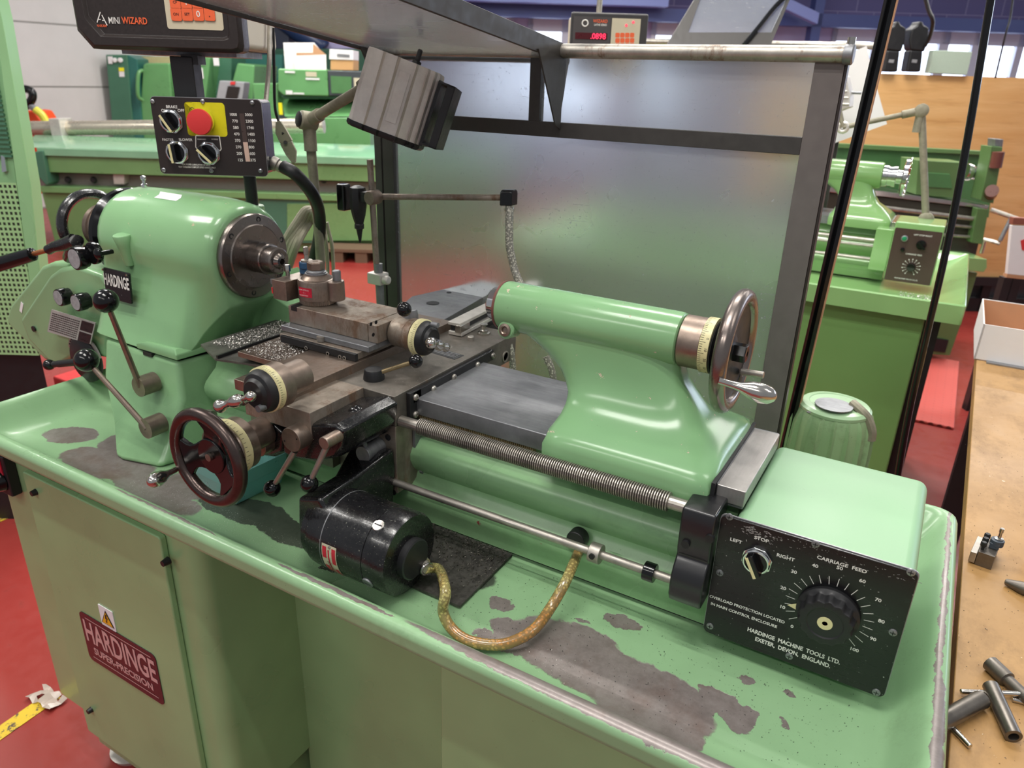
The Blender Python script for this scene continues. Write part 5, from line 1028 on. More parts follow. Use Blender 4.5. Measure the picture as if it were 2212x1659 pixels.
# ================================================================ second lathe, parallel to the first
Y2=2.17
l2=thing('second_lathe','green lathe with brown feed panel and bright handwheel standing behind the guard','lathe',(.4,Y2,0))
g2=paint('fresh_green_paint','86b070',rough=.2,coat=.5,speck=.1); M['g2']=g2; M['g2d']=paint('olive_green_paint','5c7c4a',rough=.4,coat=.1,grime=.2)
y0=1.70; X1=1.128; zr=.878
rs=[(-.6,X1,y0,2.62,.815,.01),(-.6,X1,y0,2.62,zr-.004,.01),(-.596,X1-.004,y0+.005,2.615,zr,.01),(-.588,X1-.012,y0+.014,2.607,zr-.006,.01),(-.50,X1-.085,y0+.06,2.55,.835,.008),(-.4,X1-.2,y0+.2,2.4,.834,.008)]
MB().loft([ring(*r) for r in rs]).out('drip_tray',M['g2'],l2,ang=30)
MB().box(-.55,1.028,1.76,2.5,0,.814).out('cabinet',paint('green_cabinet_far','729f5c',rough=.35,coat=.3,speck=.05,var=.04),l2,bevel=.006)
MB().box(1.0285,1.075,1.80,2.45,0,.80).out('side_gap_block',M['blackm'],l2)  # black box painted in for the dark gap beside the cabinet
pr2=[(y+Y2,z+.012) for y,z in prof]; MB().loft([[V((x,y,z)) for y,z in pr2] for x in (-.3,.86)]).out('bed_casting',M['g2'],l2,ang=60)
MB().box(-.3,.885,Y2-.097,Y2+.093,1.020,1.049).out('way_plate',M['grey_st'],l2)
m=MB()
for S_ in [[(.635,.850,-.1155,.112,1.020,14),(.635,.850,-.1165,.113,1.045,14),(.637,.847,-.1135,.110,1.056,10),(.645,.835,-.085,.085,1.070,6),(.652,.812,-.060,.066,1.086,5),(.652,.790,-.050,.052,1.10,4),(.645,.776,-.044,.043,1.12,4),(.625,.766,-.041,.037,1.14,4),(.60,.762,-.041,.034,1.155,4),(.57,.760,-.041,.032,1.17,4),(.55,.758,-.041,.031,1.195,4)]]: m.loft([sup(q[0],q[1],q[2]+Y2,q[3]+Y2,q[4],q[5]) for q in S_])
m.out('tailstock_casting',M['g2'],l2,ang=60)
Za=1.197; MB().rev([(.03,.45),(.046,.455),(.047,.775),(.044,.782)],(0,Y2,Za),(1,0,0),40).out('tailstock_barrel',M['g2'],l2)
MB().rev([(.036,.782),(.038,.784),(.038,.800),(.034,.801),(.034,.815),(.037,.816),(.037,.828),(.025,.829),(.025,.85)],(0,Y2,Za),(1,0,0),36).out('dial_drum',M['chrome'],l2,ang=30)
m=MB().rev([(.02,.846),(.055,.848),(.066,.852),(.0665,.864),(.055,.866),(.05,.858),(.02,.858)],(0,Y2,Za),(1,0,0),48); 
for i in range(18): a=2*PI*i/18; m.cyl((.8645,Y2+.0655*math.cos(a),Za+.0655*math.sin(a)),(.8665,Y2+.0655*math.cos(a),Za+.0655*math.sin(a)),.004,n=8)
m.out('tailstock_handwheel',M['chrome'],l2,ang=30)
MB().box(.852,.898,Y2-.105,Y2+.09,1.022,1.052).out('end_stop_block',M['bright'],l2,bevel=.001)
for z,r in ((.918,.006),(.965,.005),(.985,.0085)): MB().cyl((-.2,2.03,z),(.83,2.03,z),r,n=12).out('feed_rod',M['steel'],l2)
MB().loft([[V((.812,y,z)) for y,z in ((2.0,1.035),(2.0,.955),(1.985,.93),(1.985,.89),(2.08,.885),(2.08,1.035))],[V((.868,y,z)) for y,z in ((2.0,1.035),(2.0,.955),(1.985,.93),(1.985,.89),(2.08,.885),(2.08,1.035))]]).out('rod_bracket',M['g2'],l2,bevel=.003)
bx=MB().box(.870,1.020,1.955,2.12,.868,1.072).out('feed_box',M['g2'],l2,bevel=.005)
fc=V((.9445,1.9535,.9605)); f2=MB().rbox(fc,.004,U,N,.144,.182,.003).out('feed_panel',plain('brown_feed_panel','46342f',.4,0,.12,20),l2)
def F2(px,py): return A(px,py,y=1.952)
t=MB().text('LEFT STOP RIGHT',F2(1994,509),U,W,.0052,sx=.95,bold=.01).text('CARRIAGE FEED',F2(1974,550),U,W,.0052,sx=.95,bold=.01).text('FEELER MACHINERY INDUSTRY CO.,LTD.',F2(1957,603),U,W,.0045,sx=.62,bold=.01)
kc2=F2(1968,577)
for i in range(13): a=math.radians(-60+25*i); d=V((math.cos(a),0,math.sin(a))); t.line(kc2+d*.016,kc2+d*.025,.0008,N); t.line(kc2+d*.0255,kc2+d*.029,.003,N)
t.out('panel_lettering',M['white'],f2,flat=True)
MB().rev([(.0135,0),(.012,.012),(.003,.0125)],kc2,N,20).out('feed_dial',M['black'],f2); c=F2(1990,529); MB().rev([(.016,0),(.015,.006),(.003,.007)],c,N,20).out('feed_selector',M['black'],f2); MB().loft([[c+V((x*.7+z*.7,y,-x*.7+z*.7)) for x,z in ((-.014,-.004),(.018,-.004),(.018,.004),(-.014,.004))] for y in (-.006,-.016)]).out('selector_grip',M['black'],f2)
c=F2(1954,515); MB().rev([(.0105,0),(.0105,.004),(.008,.005)],c,N,20).out('lamp_ring',M['grey_st'],f2); MB().rev([(.008,.004),(.006,.007),(.001,.008)],c,N,16).out('green_lamp',plain('green_lens','1f8a5c',.2,0,.1,coat=.5),f2)
MB().rev([(.007,0),(.007,.006),(.001,.007)],F2(1950,539),N,16).out('push_button',M['black'],f2)

chips('tray_chips',420,lambda:(R_.uniform(.93,1.045),R_.uniform(1.80,1.93),.838),M['chip'],'pale swarf lying in the drip tray corner of the second lathe','swarf',.002,.006)
# second work lamp
w2=thing('second_work_lamp','grey jointed work lamp reaching left from the second lathe feed box','work lamp',(.95,Y2,1.05))
yl=2.10; a=A(1991,239,y=yl); b=A(2000,475,y=yl); c=A(1821,275,y=yl-.05)
MB().tube([b,a],.012,12).out('lower_pipe',M['lampst'],w2); MB().cyl(a+V((0,.0,-.07)),a,.0155,n=16).out('pipe_sleeve',M['lampst'],w2)
MB().rev([(.024,-.012),(.026,-.008),(.026,.012),(.020,.016),(.008,.017)],b,(0,-1,0),28).out('base_knuckle',M['lampst'],w2,ang=30); MB().rev([(.020,-.014),(.0225,-.01),(.0225,.014),(.018,.017),(.006,.018)],a,(0,-1,0),28).out('elbow_knuckle',M['lampst'],w2,ang=30)
MB().tube([a,c],.009,12).out('upper_pipe',M['lampst'],w2); MB().cyl(a,a+(c-a).normalized()*.06,.0135,n=16).out('pipe_sleeve',M['lampst'],w2)
m=MB().torus(c,(0,1,0),.0145,.0075,28,10); m.out('ring_knuckle',M['cast'],w2)
h0=A(1812,236,y=yl-.05); MB().cyl(c,h0,.009,n=14).out('neck',M['lampst'],w2)
P6=[A(px,py,y=yl-.02) for px,py in ((1775,255),(1835,232),(1837,205),(1828,165),(1815,158),(1775,160))]; m=MB().prism(P6,(0,.10,0))
for i in range(5): q0=A(1836-i*2,225-i*14,y=yl-.021); m.box(q0.x-.09,q0.x-.002,q0.y-.006,q0.y,q0.z-.003,q0.z+.003)
m.out('lamp_head',M['cast'],w2,bevel=.004); p=A(1838,200,y=yl+.03); MB().cyl(p,p+V((.035,0,.0)),.005).out('toggle_switch',M['grey_st'],w2)
pg=[A(1842,112,y=2.42),A(1872,99,y=2.42),A(1883,150,y=2.42),A(1916,268,y=2.42),A(1792,313,y=2.42),A(1770,320,y=2.42),A(1780,150,y=2.42)]
tag(MB().prism(pg,(0,.003,0)).out('paper_sheet',M['paper'],None),'large sheet of white paper hung behind the second work lamp','paper sheet')
g3=thing('second_guard','steel top pole and dark frame of the second lathe splash guard','splash guard',(.3,2.46,.9))
a=A(1900,100,y=2.46); MB().cyl((-.3,2.46,a.z+.012),(a.x-.0,2.46,a.z),.0125,n=16).out('top_pole',M['zinc'],g3)
for x in (-.28,a.x-.10): MB().box(x-.02,x+.02,2.455,2.465,.88,a.z).out('stile',M['frame'],g3)
MB().box(-.26,a.x-.12,2.458,2.462,.90,a.z-.03).out('clear_sheet',panemat('second_clear_sheet','e8eef0',.12,.05,.1),g3)
# second digital readout, hung over the second lathe
d2=thing('second_digital_readout','small digital readout with glowing red digits above the guard pole','digital readout',tuple(LP(1313,100,2.5)))
v2=2.45; e0=AV(1231,100,v2); e1=AV(1396,100,v2); zt3=AV(1310,27,v2).z; zb3=zt3-.185
XF(MB().box(e0.x,e1.x,v2,v2+.03,zb3,zt3)).out('bezel',plain('dark_grey_plastic','3a3838',.4),d2,bevel=.006); XF(MB().box(e0.x+.004,e1.x-.002,v2+.031,v2+.18,zb3+.004,zt3-.004)).out('case',M['beige'],d2,bevel=.01)
fv=v2-.0005
XF(MB().box(AV(1238,60,fv).x,AV(1319,60,fv).x,fv-.001,fv,zb3+.012,AV(1280,36,fv).z)).out('display_field',plain('dark_face','4a4646',.4),d2); kp=XF(MB().box(AV(1321,60,fv).x,AV(1383,60,fv).x,fv-.001,fv,zb3+.012,AV(1350,40,fv).z)).out('keypad',M['beige'],d2)
def L2(px,py): return LP(px,py,fv-.0012)
a,b=AV(1242,84,fv),AV(1312,72,fv); ds=XF(MB().box(a.x,b.x,fv-.002,fv-.001,a.z,b.z)).out('display_window',plain('dark_red_window','4a0a14',.3),d2)
MB().text('.0898',L2(1292,79)+LN*.001,LU,LW,.0155,sx=.95,bold=.012).out('lit_digits',skymat('red_led','ff3a5a',2.2),ds,flat=True)
MB().text('WIZARD',L2(1297,46),LU,LW,.0085,sx=.9,bold=.02).out('lettering',M['orange'],d2,flat=True); MB().text('LATHE SERIES',L2(1297,54),LU,LW,.0055,sx=.8,bold=.01).torus(L2(1264,50),LN,.0085,.002,20,6).out('lettering',M['white'],d2,flat=True)
for r in range(3):
    for c_ in range(4): MB().rbox(L2(1334+c_*10.5,76+r*11.5),.003,LU,LN,.013,.013,.0015).out('key',M['orange'],kp)
for px,py in ((1353,55),(1368,48)): MB().rev([(.004,0),(.003,.002)],L2(px,py),LN,10).out('red_light',skymat('red_dot','ff5060',2),kp)
p=LP(1294,27,v2+.09); MB().cyl(p,p+V((0,0,1.2)),.0085,n=12).out('hanging_pole',M['zinc'],d2)
# dark machine hood with clear pane
hd=thing('machine_hood','dark slanted machine hood with a hazy blue-white pane behind the guard pole','machine hood',tuple(LP(1560,100,2.9)))
def HP(px,py,v=2.9): return LP(px,py,v+ (100-py)*.0012)
out_=[(1437,104),(1500,0),(1520,-40),(1722,-40),(1706,0),(1662,104)]; inn=[(1487,70),(1512,0),(1522,-24),(1705,-24),(1697,8),(1668,70)]
m=MB(); 
for i in range(6):
    j=(i+1)%6; A_,B_,C_,D_=HP(*out_[i]),HP(*out_[j]),HP(*inn[j]),HP(*inn[i]); m.loft([[A_,B_,C_,D_],[q+BV*.02 for q in (A_,B_,C_,D_)]])
m.out('hood_frame',M['frame'],hd); MB().loft([[HP(*q)+BV*.008 for q in inn],[HP(*q)+BV*.012 for q in inn]]).out('hood_pane',panemat('hazy_pane','dfe8f4',.15,.25,.1),hd)
MB().tube([HP(1605,98)-BV*.01,HP(1640,55)-BV*.01,HP(1672,15)-BV*.01,HP(1700,-12)-BV*.01],.008,8,4).out('rubber_seal',M['black'],hd)
MB().loft([[LP(*q,2.92) for q in ((1437,104),(1662,104),(1662,140),(1437,140))],[LP(*q,3.3) for q in ((1437,104),(1662,104),(1662,140),(1437,140))]]).out('hood_base',M['frame'],hd)
# ================================================================ third lathe in front of the plywood screen
v3=4.2; l3=thing('third_lathe','olive green long-bed lathe standing before the plywood screen','lathe',tuple(TB@V((2.2,4.4,0))))
def bx3(nm,q0,q1,dv,mat,v=v3,bev=.004,par=l3):
    a=AV(*q0,v); b=AV(*q1,v); return XF(MB().box(min(a.x,b.x),max(a.x,b.x),v,v+dv,min(a.z,b.z),max(a.z,b.z))).out(nm,mat,par,bevel=bev)
def pl3(nm,pts,dv,mat,v=v3,bev=.003,par=l3):
    P=[AV(*q,v) for q in pts]; return XF(MB().prism(P,(0,dv,0))).out(nm,mat,par,bevel=bev)
pl3('splash_back',[(1780,312),(2152,332),(2136,470),(1770,440)],.03,M['green_dk'],v3+.5)
pl3('splash_back_rim',[(1780,308),(2152,328),(2152,337),(1780,318)],.06,M['g2d'],v3+.46)
pl3('bed_ways',[(1700,398),(1900,412),(2137,444),(2134,452),(1900,424),(1700,408)],.32,M['bright'])
pl3('bed_body',[(1700,409),(1900,425),(2133,453),(2106,560),(1690,520)],.30,plain('dark_bed_steel','3d3a30',.5),v3+.02)  # bed body in one even dark tone below the bright ways
for k_,(yA,yB,r) in enumerate(((448,474,.013),(470,492,.009),(496,513,.009))):
    MB().cyl(LP(1900,yA,v3-.03),LP(2112,yB,v3-.03),r,n=12).out('feed_rod',M['steel'],l3)
pl3('end_bracket',[(2112,450),(2136,453),(2122,528),(2098,524)],.05,M['g2d'],v3-.06)
ty=pl3('tailstock_body',[(1984,346),(2091,352),(2076,430),(1978,420)],.20,M['g2d'],v3+.02); pl3('tailstock_recess',[(1992,372),(2052,376),(2058,408),(1996,404)],.01,M['green_dk'],v3+.012)
for (pa,pb,r) in (((2084,371),(2104,374),.045),):
    MB().rev([(r,0),(r*1.05,.01),(r,.03),(r*.8,.04),(r*.8,.06)],LP(*pa,v3+.1),LP(*pb,v3+.1)-LP(*pa,v3+.1),24).out('tailstock_drum',M['chrome'],l3,ang=30)
c=LP(2123,370,v3+.1); m=MB().torus(c,BU*.97-BV*.25,.085,.011,32,8); 
for i in range(3): a=i*2.1; ax3,u3,w3=frame(BU*.97-BV*.25); m.cyl(c,c+(u3*math.cos(a)+w3*math.sin(a))*.08,.008,n=8)
m.out('handwheel',M['chrome'],l3)
MB().cyl(LP(2100,373,v3+.1),c,.014).out('wheel_shaft',M['steel'],l3)
pl3('swing_arm',[(2142,316),(2166,318),(2163,345),(2146,440),(2118,432),(2130,380),(2138,345)],.10,M['g2d'],v3-.04); MB().cyl(LP(2157,328,v3-.06),LP(2150,362,v3-.06),.03,n=16).out('arm_cylinder',plain('brown_cylinder','6a3c34',.35),l3)
MB().cyl(LP(2143,412,v3-.10),LP(2139,420,v3-.02),.033,n=18).out('arm_cylinder',plain('brown_knob','6a463e',.3),l3); pl3('arm_block',[(2150,300),(2168,301),(2166,318),(2149,316)],.07,M['grey_st'],v3-.02)
pl3('drip_tray',[(2000,548),(2132,560),(2132,578),(2125,588),(2000,575)],.62,M['g2'],v3-.16); pl3('base',[(1940,576),(2112,589),(2090,660),(2052,768),(1960,762)],.5,M['g2d'],v3-.08); pl3('base_opening',[(2010,728),(2050,735),(2042,762),(2008,758)],.01,M['blackm'],v3-.092)
t=MB().tube([LP(2140,453,4.1),LP(2212,478,4.0)],.012,10).out('coolant_pipe',M['steel'],l3); MB().tube([LP(2120,545,4.1),LP(2128,517,4.05),LP(2160,526,4.0)],.011,10).out('coolant_pipe',M['steel'],l3); MB().tube([LP(2160,520,4.0),LP(2185,470,4.0)],.011,10).out('coolant_pipe',M['grey_st'],l3)
# plywood screen on dark legs
vp=5.2; ply=thing('plywood_screen','tall plywood screen on a dark frame behind the lathes on the right','screen',tuple(TB@V((3,vp,0))))
def ply_mat():
    t=NT('plywood'); f=t.noise(2.2,6,.65,stretch=(.5,.5,6),dist=.5); c=t.mix(t.ramp(f,.3,.7),lin('cf9c60'),lin('dfb27a')); t.fin(t.mix(t.ramp(t.noise(7,5,.7,stretch=(.3,.3,4)),.55,.7,0,.35),c,lin('a4703a')),.45,0); return t.m
zb4=AV(2111,597,vp).z; zt4=AV(1950,160,vp).z
XF(MB().box(1.6,4.6,vp,vp+.02,zb4,zt4)).out('plywood_board',ply_mat(),ply)
XF(MB().box(1.6,4.6,vp+.02,vp+.06,.0,.10)).out('base_rail',M['blackm'],ply); XF(MB().box(1.6,4.6,vp-.03,vp+.05,zb4-.06,zb4)).out('lower_rail',M['blackm'],ply)
for x in (1.7,2.7,3.45,4.4): XF(MB().box(x,x+.06,vp+.02,vp+.06,0,zb4)).out('screen_leg',M['blackm'],ply)
XF(MB().box(1.6,4.6,vp+.10,vp+.12,0.02,zb4)).out('grey_kick_panel',plain('dark_grey_kick_panel','4b4b50',.5),ply)
# things standing on the screen
for (sx,lb) in ((0,'left one of two black tool batteries standing on the plywood screen'),(50,'right one of two black tool batteries standing on the plywood screen')):
    r0=thing('cordless_tool',lb,'power tool',tuple(LP(1938+sx,160,vp+.01)),'black cordless tools on the screen')
    for nm,pts,dv in (('tool_head',[(1921+sx,62),(1932+sx,55),(1936+sx,46),(1943+sx,46),(1947+sx,54),(1958+sx,60),(1956+sx,85),(1948+sx,112),(1918+sx,108),(1915+sx,85)],.1),('battery_pack',[(1917+sx,108),(1945+sx,110),(1940+sx,156),(1908+sx,155)],.09)):
        pl3(nm,pts,dv,M['blackm'],vp-.04,.012,r0)
    pl3('label_patch',[(1921+sx,128),(1932+sx,129),(1930+sx,136),(1919+sx,135)],.002,M['silverp'],vp-.043,0,r0)
tag(pl3('mesh_filter',[(2017,108),(2101,112),(2089,162),(2006,158)],.06,plain('pale_green_mesh','a8b8a8',.6,0,.2,300),vp-.03,.004,None),'pale green mesh filter block standing on the plywood screen','filter')
tag(MB().tube([LP(1995,-20,5.0),LP(2005,20,5.0),LP(2015,45,5.0),LP(2010,75,5.1),LP(1998,100,5.15)],.012,8,6).out('hanging_cable',M['blackm'],None),'black cable curling down from above onto the right cordless tool','cable')
tag(MB().tube([LP(2190,-20,5.0),LP(2182,40,5.0),LP(2172,75,5.0),LP(2150,168,5.1)],.006,8,4).out('power_cord',M['blackm'],None),'thin cord hanging in front of the far right window','cord')
# trolley at the right edge
tr=thing('white_trolley','white-sided trolley with wooden edge at the right picture edge','trolley',tuple(TB@V((2.9,3.3,0))))
v5=3.3; a=AV(2180,480,v5)
pl3('white_panel',[(2186,487),(2300,492),(2290,604),(2176,592)],.02,M['paper'],v5,.002,tr); pl3('wood_edge',[(2176,592),(2290,604),(2288,612),(2174,600)],.03,M['card'],v5,.002,tr); pl3('wood_top',[(2190,470),(2300,476),(2300,488),(2187,485)],.03,plain('red_brown_board','8a5040',.5),v5,.002,tr); pl3('red_mark',[(2205,520),(2230,510),(2230,545),(2208,540)],.002,M['red'],v5-.003,0,tr)
for px in (2170,2190): a=AV(px,600,v5+.1); XF(MB().box(a.x,a.x+.04,v5+.1,v5+.14,0,a.z)).out('trolley_leg',M['blackm'],tr)
# red rubber mat
t_=NT('perforated_rubber'); vo=t_.n('ShaderNodeTexVoronoi'); vo.inputs['Scale'].default_value=26; vo.inputs['Randomness'].default_value=.0; t_.l(t_.obj(),vo.inputs[0]); kk=t_.ramp(vo.outputs['Distance'],.30,.36,1,0); t_.fin(t_.mix(kk,lin('c8564e'),lin('6e2424')),.55,0,bump=t_.math('MULTIPLY',kk,-1),bs=.6,bd=.006)
tag(MB().box(.45,1.262,2.90,3.98,.001,.014).out('rubber_mat',t_.m,None,bevel=.004),'red perforated rubber mat on the floor behind the second lathe','floor mat')
def tape_mat():
    t=NT('worn_yellow_tape'); n=t.noise(30,6,.75); t.fin(t.mix(t.ramp(n,.54,.58),lin('d8b62e'),lin('5a4a3c')),.5,0); return t.m
tm=tape_mat(); a,b=A(-60,1625,z=.001),A(120,1500,z=.001); d=(b-a).normalized(); q=V((-d.y,d.x,0))*.022
tag(MB().prism([a-q,b-q,b+q,a+q],(0,0,.0008)).out('floor_tape',tm,None),'worn yellow floor tape strip ending at the lathe stand','floor tape')
a,b=A(-40,1120,z=.001),A(6,1125,z=.001); tag(MB().prism([a+V((-.3,-.03,0)),b+V((0,-.03,0)),b+V((0,.03,0)),a+V((-.3,.03,0))],(0,0,.0008)).out('floor_tape',tm,None),'short yellow floor tape piece at the left picture edge','floor tape')
p=A(112,1512,z=.0); m=MB(); gr=[[m.b.verts.new(p+V((-.055+.013*i+R_.uniform(-.005,.005),-.03+.012*j+R_.uniform(-.005,.005),R_.uniform(.002,.016)))) for j in range(5)] for i in range(8)]
for i in range(7):
    for j in range(4):
        if R_.random()<.9: m.b.faces.new((gr[i][j],gr[i+1][j],gr[i+1][j+1],gr[i][j+1]))
tag(m.out('plastic_wrap',plain('crumpled_film','b8a89c',.25,0,.2),None,ang=20),'crumpled clear film lying where the yellow tape meets the stand','plastic film')
# ================================================================ left background: perforated cabinet, covered lathe, turning centres
pf=thing('perforated_cabinet','light green machine cabinet with a perforated lower panel at the left edge','machine cabinet',tuple(TB@V((-1.6,2.4,0))))
def perf_mat():
    t=NT('perforated_green_sheet'); co=t.obj(); sp=t.n('ShaderNodeSeparateXYZ'); t.l(co,sp.inputs[0])
    x=t.math('DIVIDE',t.math('ADD',t.math('MULTIPLY',sp.outputs[0],BU.x),t.math('MULTIPLY',sp.outputs[1],BU.y)),.0135); z=t.math('DIVIDE',sp.outputs[2],.0155)
    fx=t.math('ABSOLUTE',t.math('SUBTRACT',t.math('FRACT',x),.5)); fz=t.math('ABSOLUTE',t.math('SUBTRACT',t.math('FRACT',z),.5)); k=t.math('LESS_THAN',t.math('MAXIMUM',fx,fz),.27)
    f=t.noise(4,3); t.fin(t.mix(k,t.mix(f,lin('8fb880'),lin('a5cc94')),lin('20281a')),.45,0); return t.m
vq=2.2; pu=lambda px,py:AV(px,py,vq); LX=-2.02
qa,qb,qc=pu(-20,-60),pu(35,395),pu(84,768)
def lw(z): return V((LX,vq,z))
XF(MB().prism([qb,qc,lw(qc.z),lw(qb.z)],(0,.02,0))).out('perforated_panel',perf_mat(),pf)
XF(MB().prism([qa,qb,lw(qb.z),lw(qa.z)],(0,.02,0))).out('louvred_panel',paint('green_louvre_paint','7fae7c',rough=.35,speck=0),pf)
m=MB()
for i in range(22): a=AV(-10+i*1.9,130+i*10,vq-.004); m.box(a.x-.10,a.x-.004,vq-.008,vq-.001,a.z,a.z+.006)
XF(m).out('louvres',M['green_far_dk'],pf)
XF(MB().prism([AV(*p,vq-.006) for p in [(-20,-60),(4,40),(66,400),(104,762),(84,768),(35,395),(-26,-60)]],(0,.05,0))).out('corner_upright',paint('green_upright_paint','8dbb86',rough=.3,speck=0,coat=.3),pf,bevel=.003)
bp=[pu(4,40),pu(66,400),pu(104,762)]; XF(MB().prism([p+V((-.004,.03,0)) for p in bp]+[V((LX,vq+.03,bp[2].z)),V((LX,vq+.03,qa.z)),V((qa.x,vq+.03,qa.z))],(-.50,.52,0))).out('cabinet_body',M['green_far_dk'],pf)
XF(MB().prism([AV(*p,vq-.01) for p in [(2,335),(10,340),(14,370),(4,372)]],(0,.012,0))).out('latch_handle',M['chrome'],pf); 
MB().loft([[LP(*q_,vq+.02) for q_ in ((48,312),(56,330),(74,430),(66,428),(52,360))],[LP(*q_,vq+.05) for q_ in ((48,312),(56,330),(74,430),(66,428),(52,360))]]).out('black_seal',M['blackm'],pf)
x1_=pu(76,780).x; XF(MB().prism([V((LX,vq+.03,0)),V((x1_,vq+.03,0)),V((x1_,vq+.03,qc.z)),V((LX,vq+.03,qc.z))],(-.46,.48,0))).out('plinth',M['blackm'],pf)
# covered lathe
cl=thing('covered_lathe','long dark green lathe with a sloping hood standing across the hall','lathe',tuple(TB@V((-2.6,6.6,0))))
vc=6.4
def sl(nm,y0_,y1_,va,vb,mat,x0_=62,x1_=1100,bev=.006):
    a=AV(x0_,y0_,va); b=AV(x0_,y1_,vb); X0=a.x; X1=AV(x1_,y0_,va).x
    P=[V((X0,va,a.z)),V((X0,vb,b.z)),V((X0,vb+.7,b.z)),V((X0,vb+(.7 if nm!='hood_slope' else .36),a.z))]; return XF(MB().prism(P,(X1-X0,0,0))).out(nm,mat,cl,bevel=bev)
mm=M['green_far']; M['gcl']=paint('mid_green_lathe_paint','6f9860',rough=.3,coat=.3,speck=0); M['gcs']=paint('hood_green_reflect','7fb08a',rough=.14,coat=.8,speck=0)  # reflected light on the sloping hood is put into its lighter green
sl('hood_slope',292,319,vc+.30,vc,M['gcs'],75); sl('hood_rib',319,336,vc-.03,vc-.03,M['gcs'],78); sl('hood_front',336,372,vc,vc,M['gcl'],92); sl('way_gap',372,402,vc+.12,vc+.12,plain('grey_gap_ways','8a7f7a',.4),62); sl('lower_rail',402,416,vc-.02,vc-.02,M['gcl'],86); sl('lower_body',416,528,vc+.02,vc+.06,M['gcl'],90); sl('base',528,540,vc+.15,vc+.15,M['green_far_dk'],100)  # ways in the gap below the hood are one even grey
pl3('end_cap',[(62,330),(92,325),(104,395),(100,402),(80,380),(64,372)],.4,M['green_far_dk'],vc-.05,.01,cl)
pl3('grey_block',[(243,372),(268,372),(268,398),(246,398)],.1,plain('grey_block','b0a8a0',.5),vc+.03,.003,cl)
for px in (150,205,700): p=LP(px,388,vc+.08); MB().rev([(.02,0),(.03,.02),(.02,.04)],p,LN,12).out('black_knob',M['blackm'],cl)
for px in (330,620): pl3('access_panel',[(px,440),(px+210,440),(px+210,520),(px,520)],.01,M['gcl'],vc-.0,.003,cl)
pl3('base_recess',[(560,430),(680,430),(680,525),(560,525)],.01,M['green_far_dk'],vc+.005,.002,cl)
sl('near_body',538,539,vc+.3,vc+.3,M['green_far_dk'],110)
tu=thing('bar_feed_tube','long pale metal bar-feed tube lying above the covered lathe','tube',tuple(LP(200,278,vc+.5))); a=AV(20,278,vc+.45); b=AV(700,272,vc+.45)
XF(MB().cyl(a,b,.062,n=28)).out('tube_body',steel('brushed_tube','cfc6b4',.25,metal=.7,dark=.06,dirt=.1),tu); c=AV(138,277,vc+.45); XF(MB().box(c.x-.045,c.x+.045,vc+.32,vc+.53,c.z-.07,c.z+.085)).out('clamp_bracket',M['cast'],tu,bevel=.006)
vo_=7.4; og=thing('orange_bin','orange bin with a black hose loop and yellow hose','bin',tuple(LP(80,280,vo_)))
pl3('bin_body',[(44,300),(46,262),(54,238),(74,240),(92,268),(96,300),(88,420),(60,420)],.3,plain('bright_orange','ee5020',.5),vo_,.02,og)
MB().tube([LP(28,215,vo_-.1),LP(34,200,vo_-.1),LP(52,192,vo_-.1),LP(68,198,vo_-.1),LP(70,212,vo_-.1),LP(60,226,vo_-.1),LP(44,236,vo_-.1)],.035,12,6).out('black_hose',M['black'],og)
MB().tube([LP(66,228,vo_-.1),LP(76,236,vo_-.1)],.03,10).out('hose_coupling',M['grey_st'],og); MB().tube([LP(76,236,vo_-.1),LP(92,250,vo_-.1),LP(104,275,vo_-.1)],.034,10,4).out('yellow_hose',plain('yellow_hose','d8d040',.4),og)
# turning centres, far left
vn=9.0; n1=thing('cnc_machine','green turning centre with gauges and a handled door behind the readout','machine tool',tuple(TB@V((-3.6,vn+.3,0))))
pl3('control_column',[(228,118),(274,118),(300,420),(255,420)],.9,M['green_far_dk'],vn,.01,n1); pl3('side_column',[(274,118),(296,128),(318,420),(300,420)],.5,M['green_teal'],vn+.02,.01,n1)
for px,py in ((249,130),(261,130)): MB().rev([(.024,0),(.024,.02),(.02,.021)],LP(px,py,vn-.002),LN,20).out('pressure_gauge',M['paper'],n1)
pl3('red_switch',[(232,122),(242,122),(243,138),(234,138)],.01,M['paper'],vn-.012,.002,n1); pl3('warning_label',[(256,146),(267,146),(269,166),(258,166)],.004,M['paper'],vn-.006,0,n1); pl3('yellow_label',[(256,146),(267,146),(268,154),(257,154)],.004,M['yellow'],vn-.010,0,n1)
pl3('sliding_door',[(308,140),(316,136),(366,136),(384,420),(322,420),(302,230)],.8,M['green_far'],vn+.05,.02,n1)
MB().tube([LP(308,152,vn),LP(299,160,vn-.05),LP(298,205,vn-.05),LP(308,217,vn)],.02,10,5).out('door_handle',M['green_far'],n1)
pl3('cream_panel',[(285,122),(372,122),(372,140),(318,140),(303,240),(296,240)],.1,plain('cream_panel','b8ac80',.5),vn+.3,.002,n1)
n2=thing('machining_centre','bright green machining centre with warning labels and control console behind the pendant','machine tool',tuple(TB@V((-3,vn+.5,0))))
pl3('left_wing',[(400,122),(455,122),(442,230),(436,420),(390,420),(396,230)],.9,M['green_far'],vn+.1,.02,n2); pl3('dark_recess',[(450,122),(500,122),(500,420),(436,420)],.5,M['green_far_dk'],vn+.4,.0,n2); pl3('right_wing',[(512,136),(550,140),(544,250),(540,420),(488,420),(492,210)],.9,M['green_far'],vn+.1,.02,n2)
pl3('blue_back',[(500,118),(610,118),(610,250),(500,250)],.2,M['green_teal'],vn+1.2,.0,n2)
for q0,q1 in (((420,146),(440,170)),((418,180),(431,208)),((432,132),(444,140)),((460,124),(474,142))): bx3('warning_label',q0,q1,.006,M['paper'],vn+.09,0,n2)
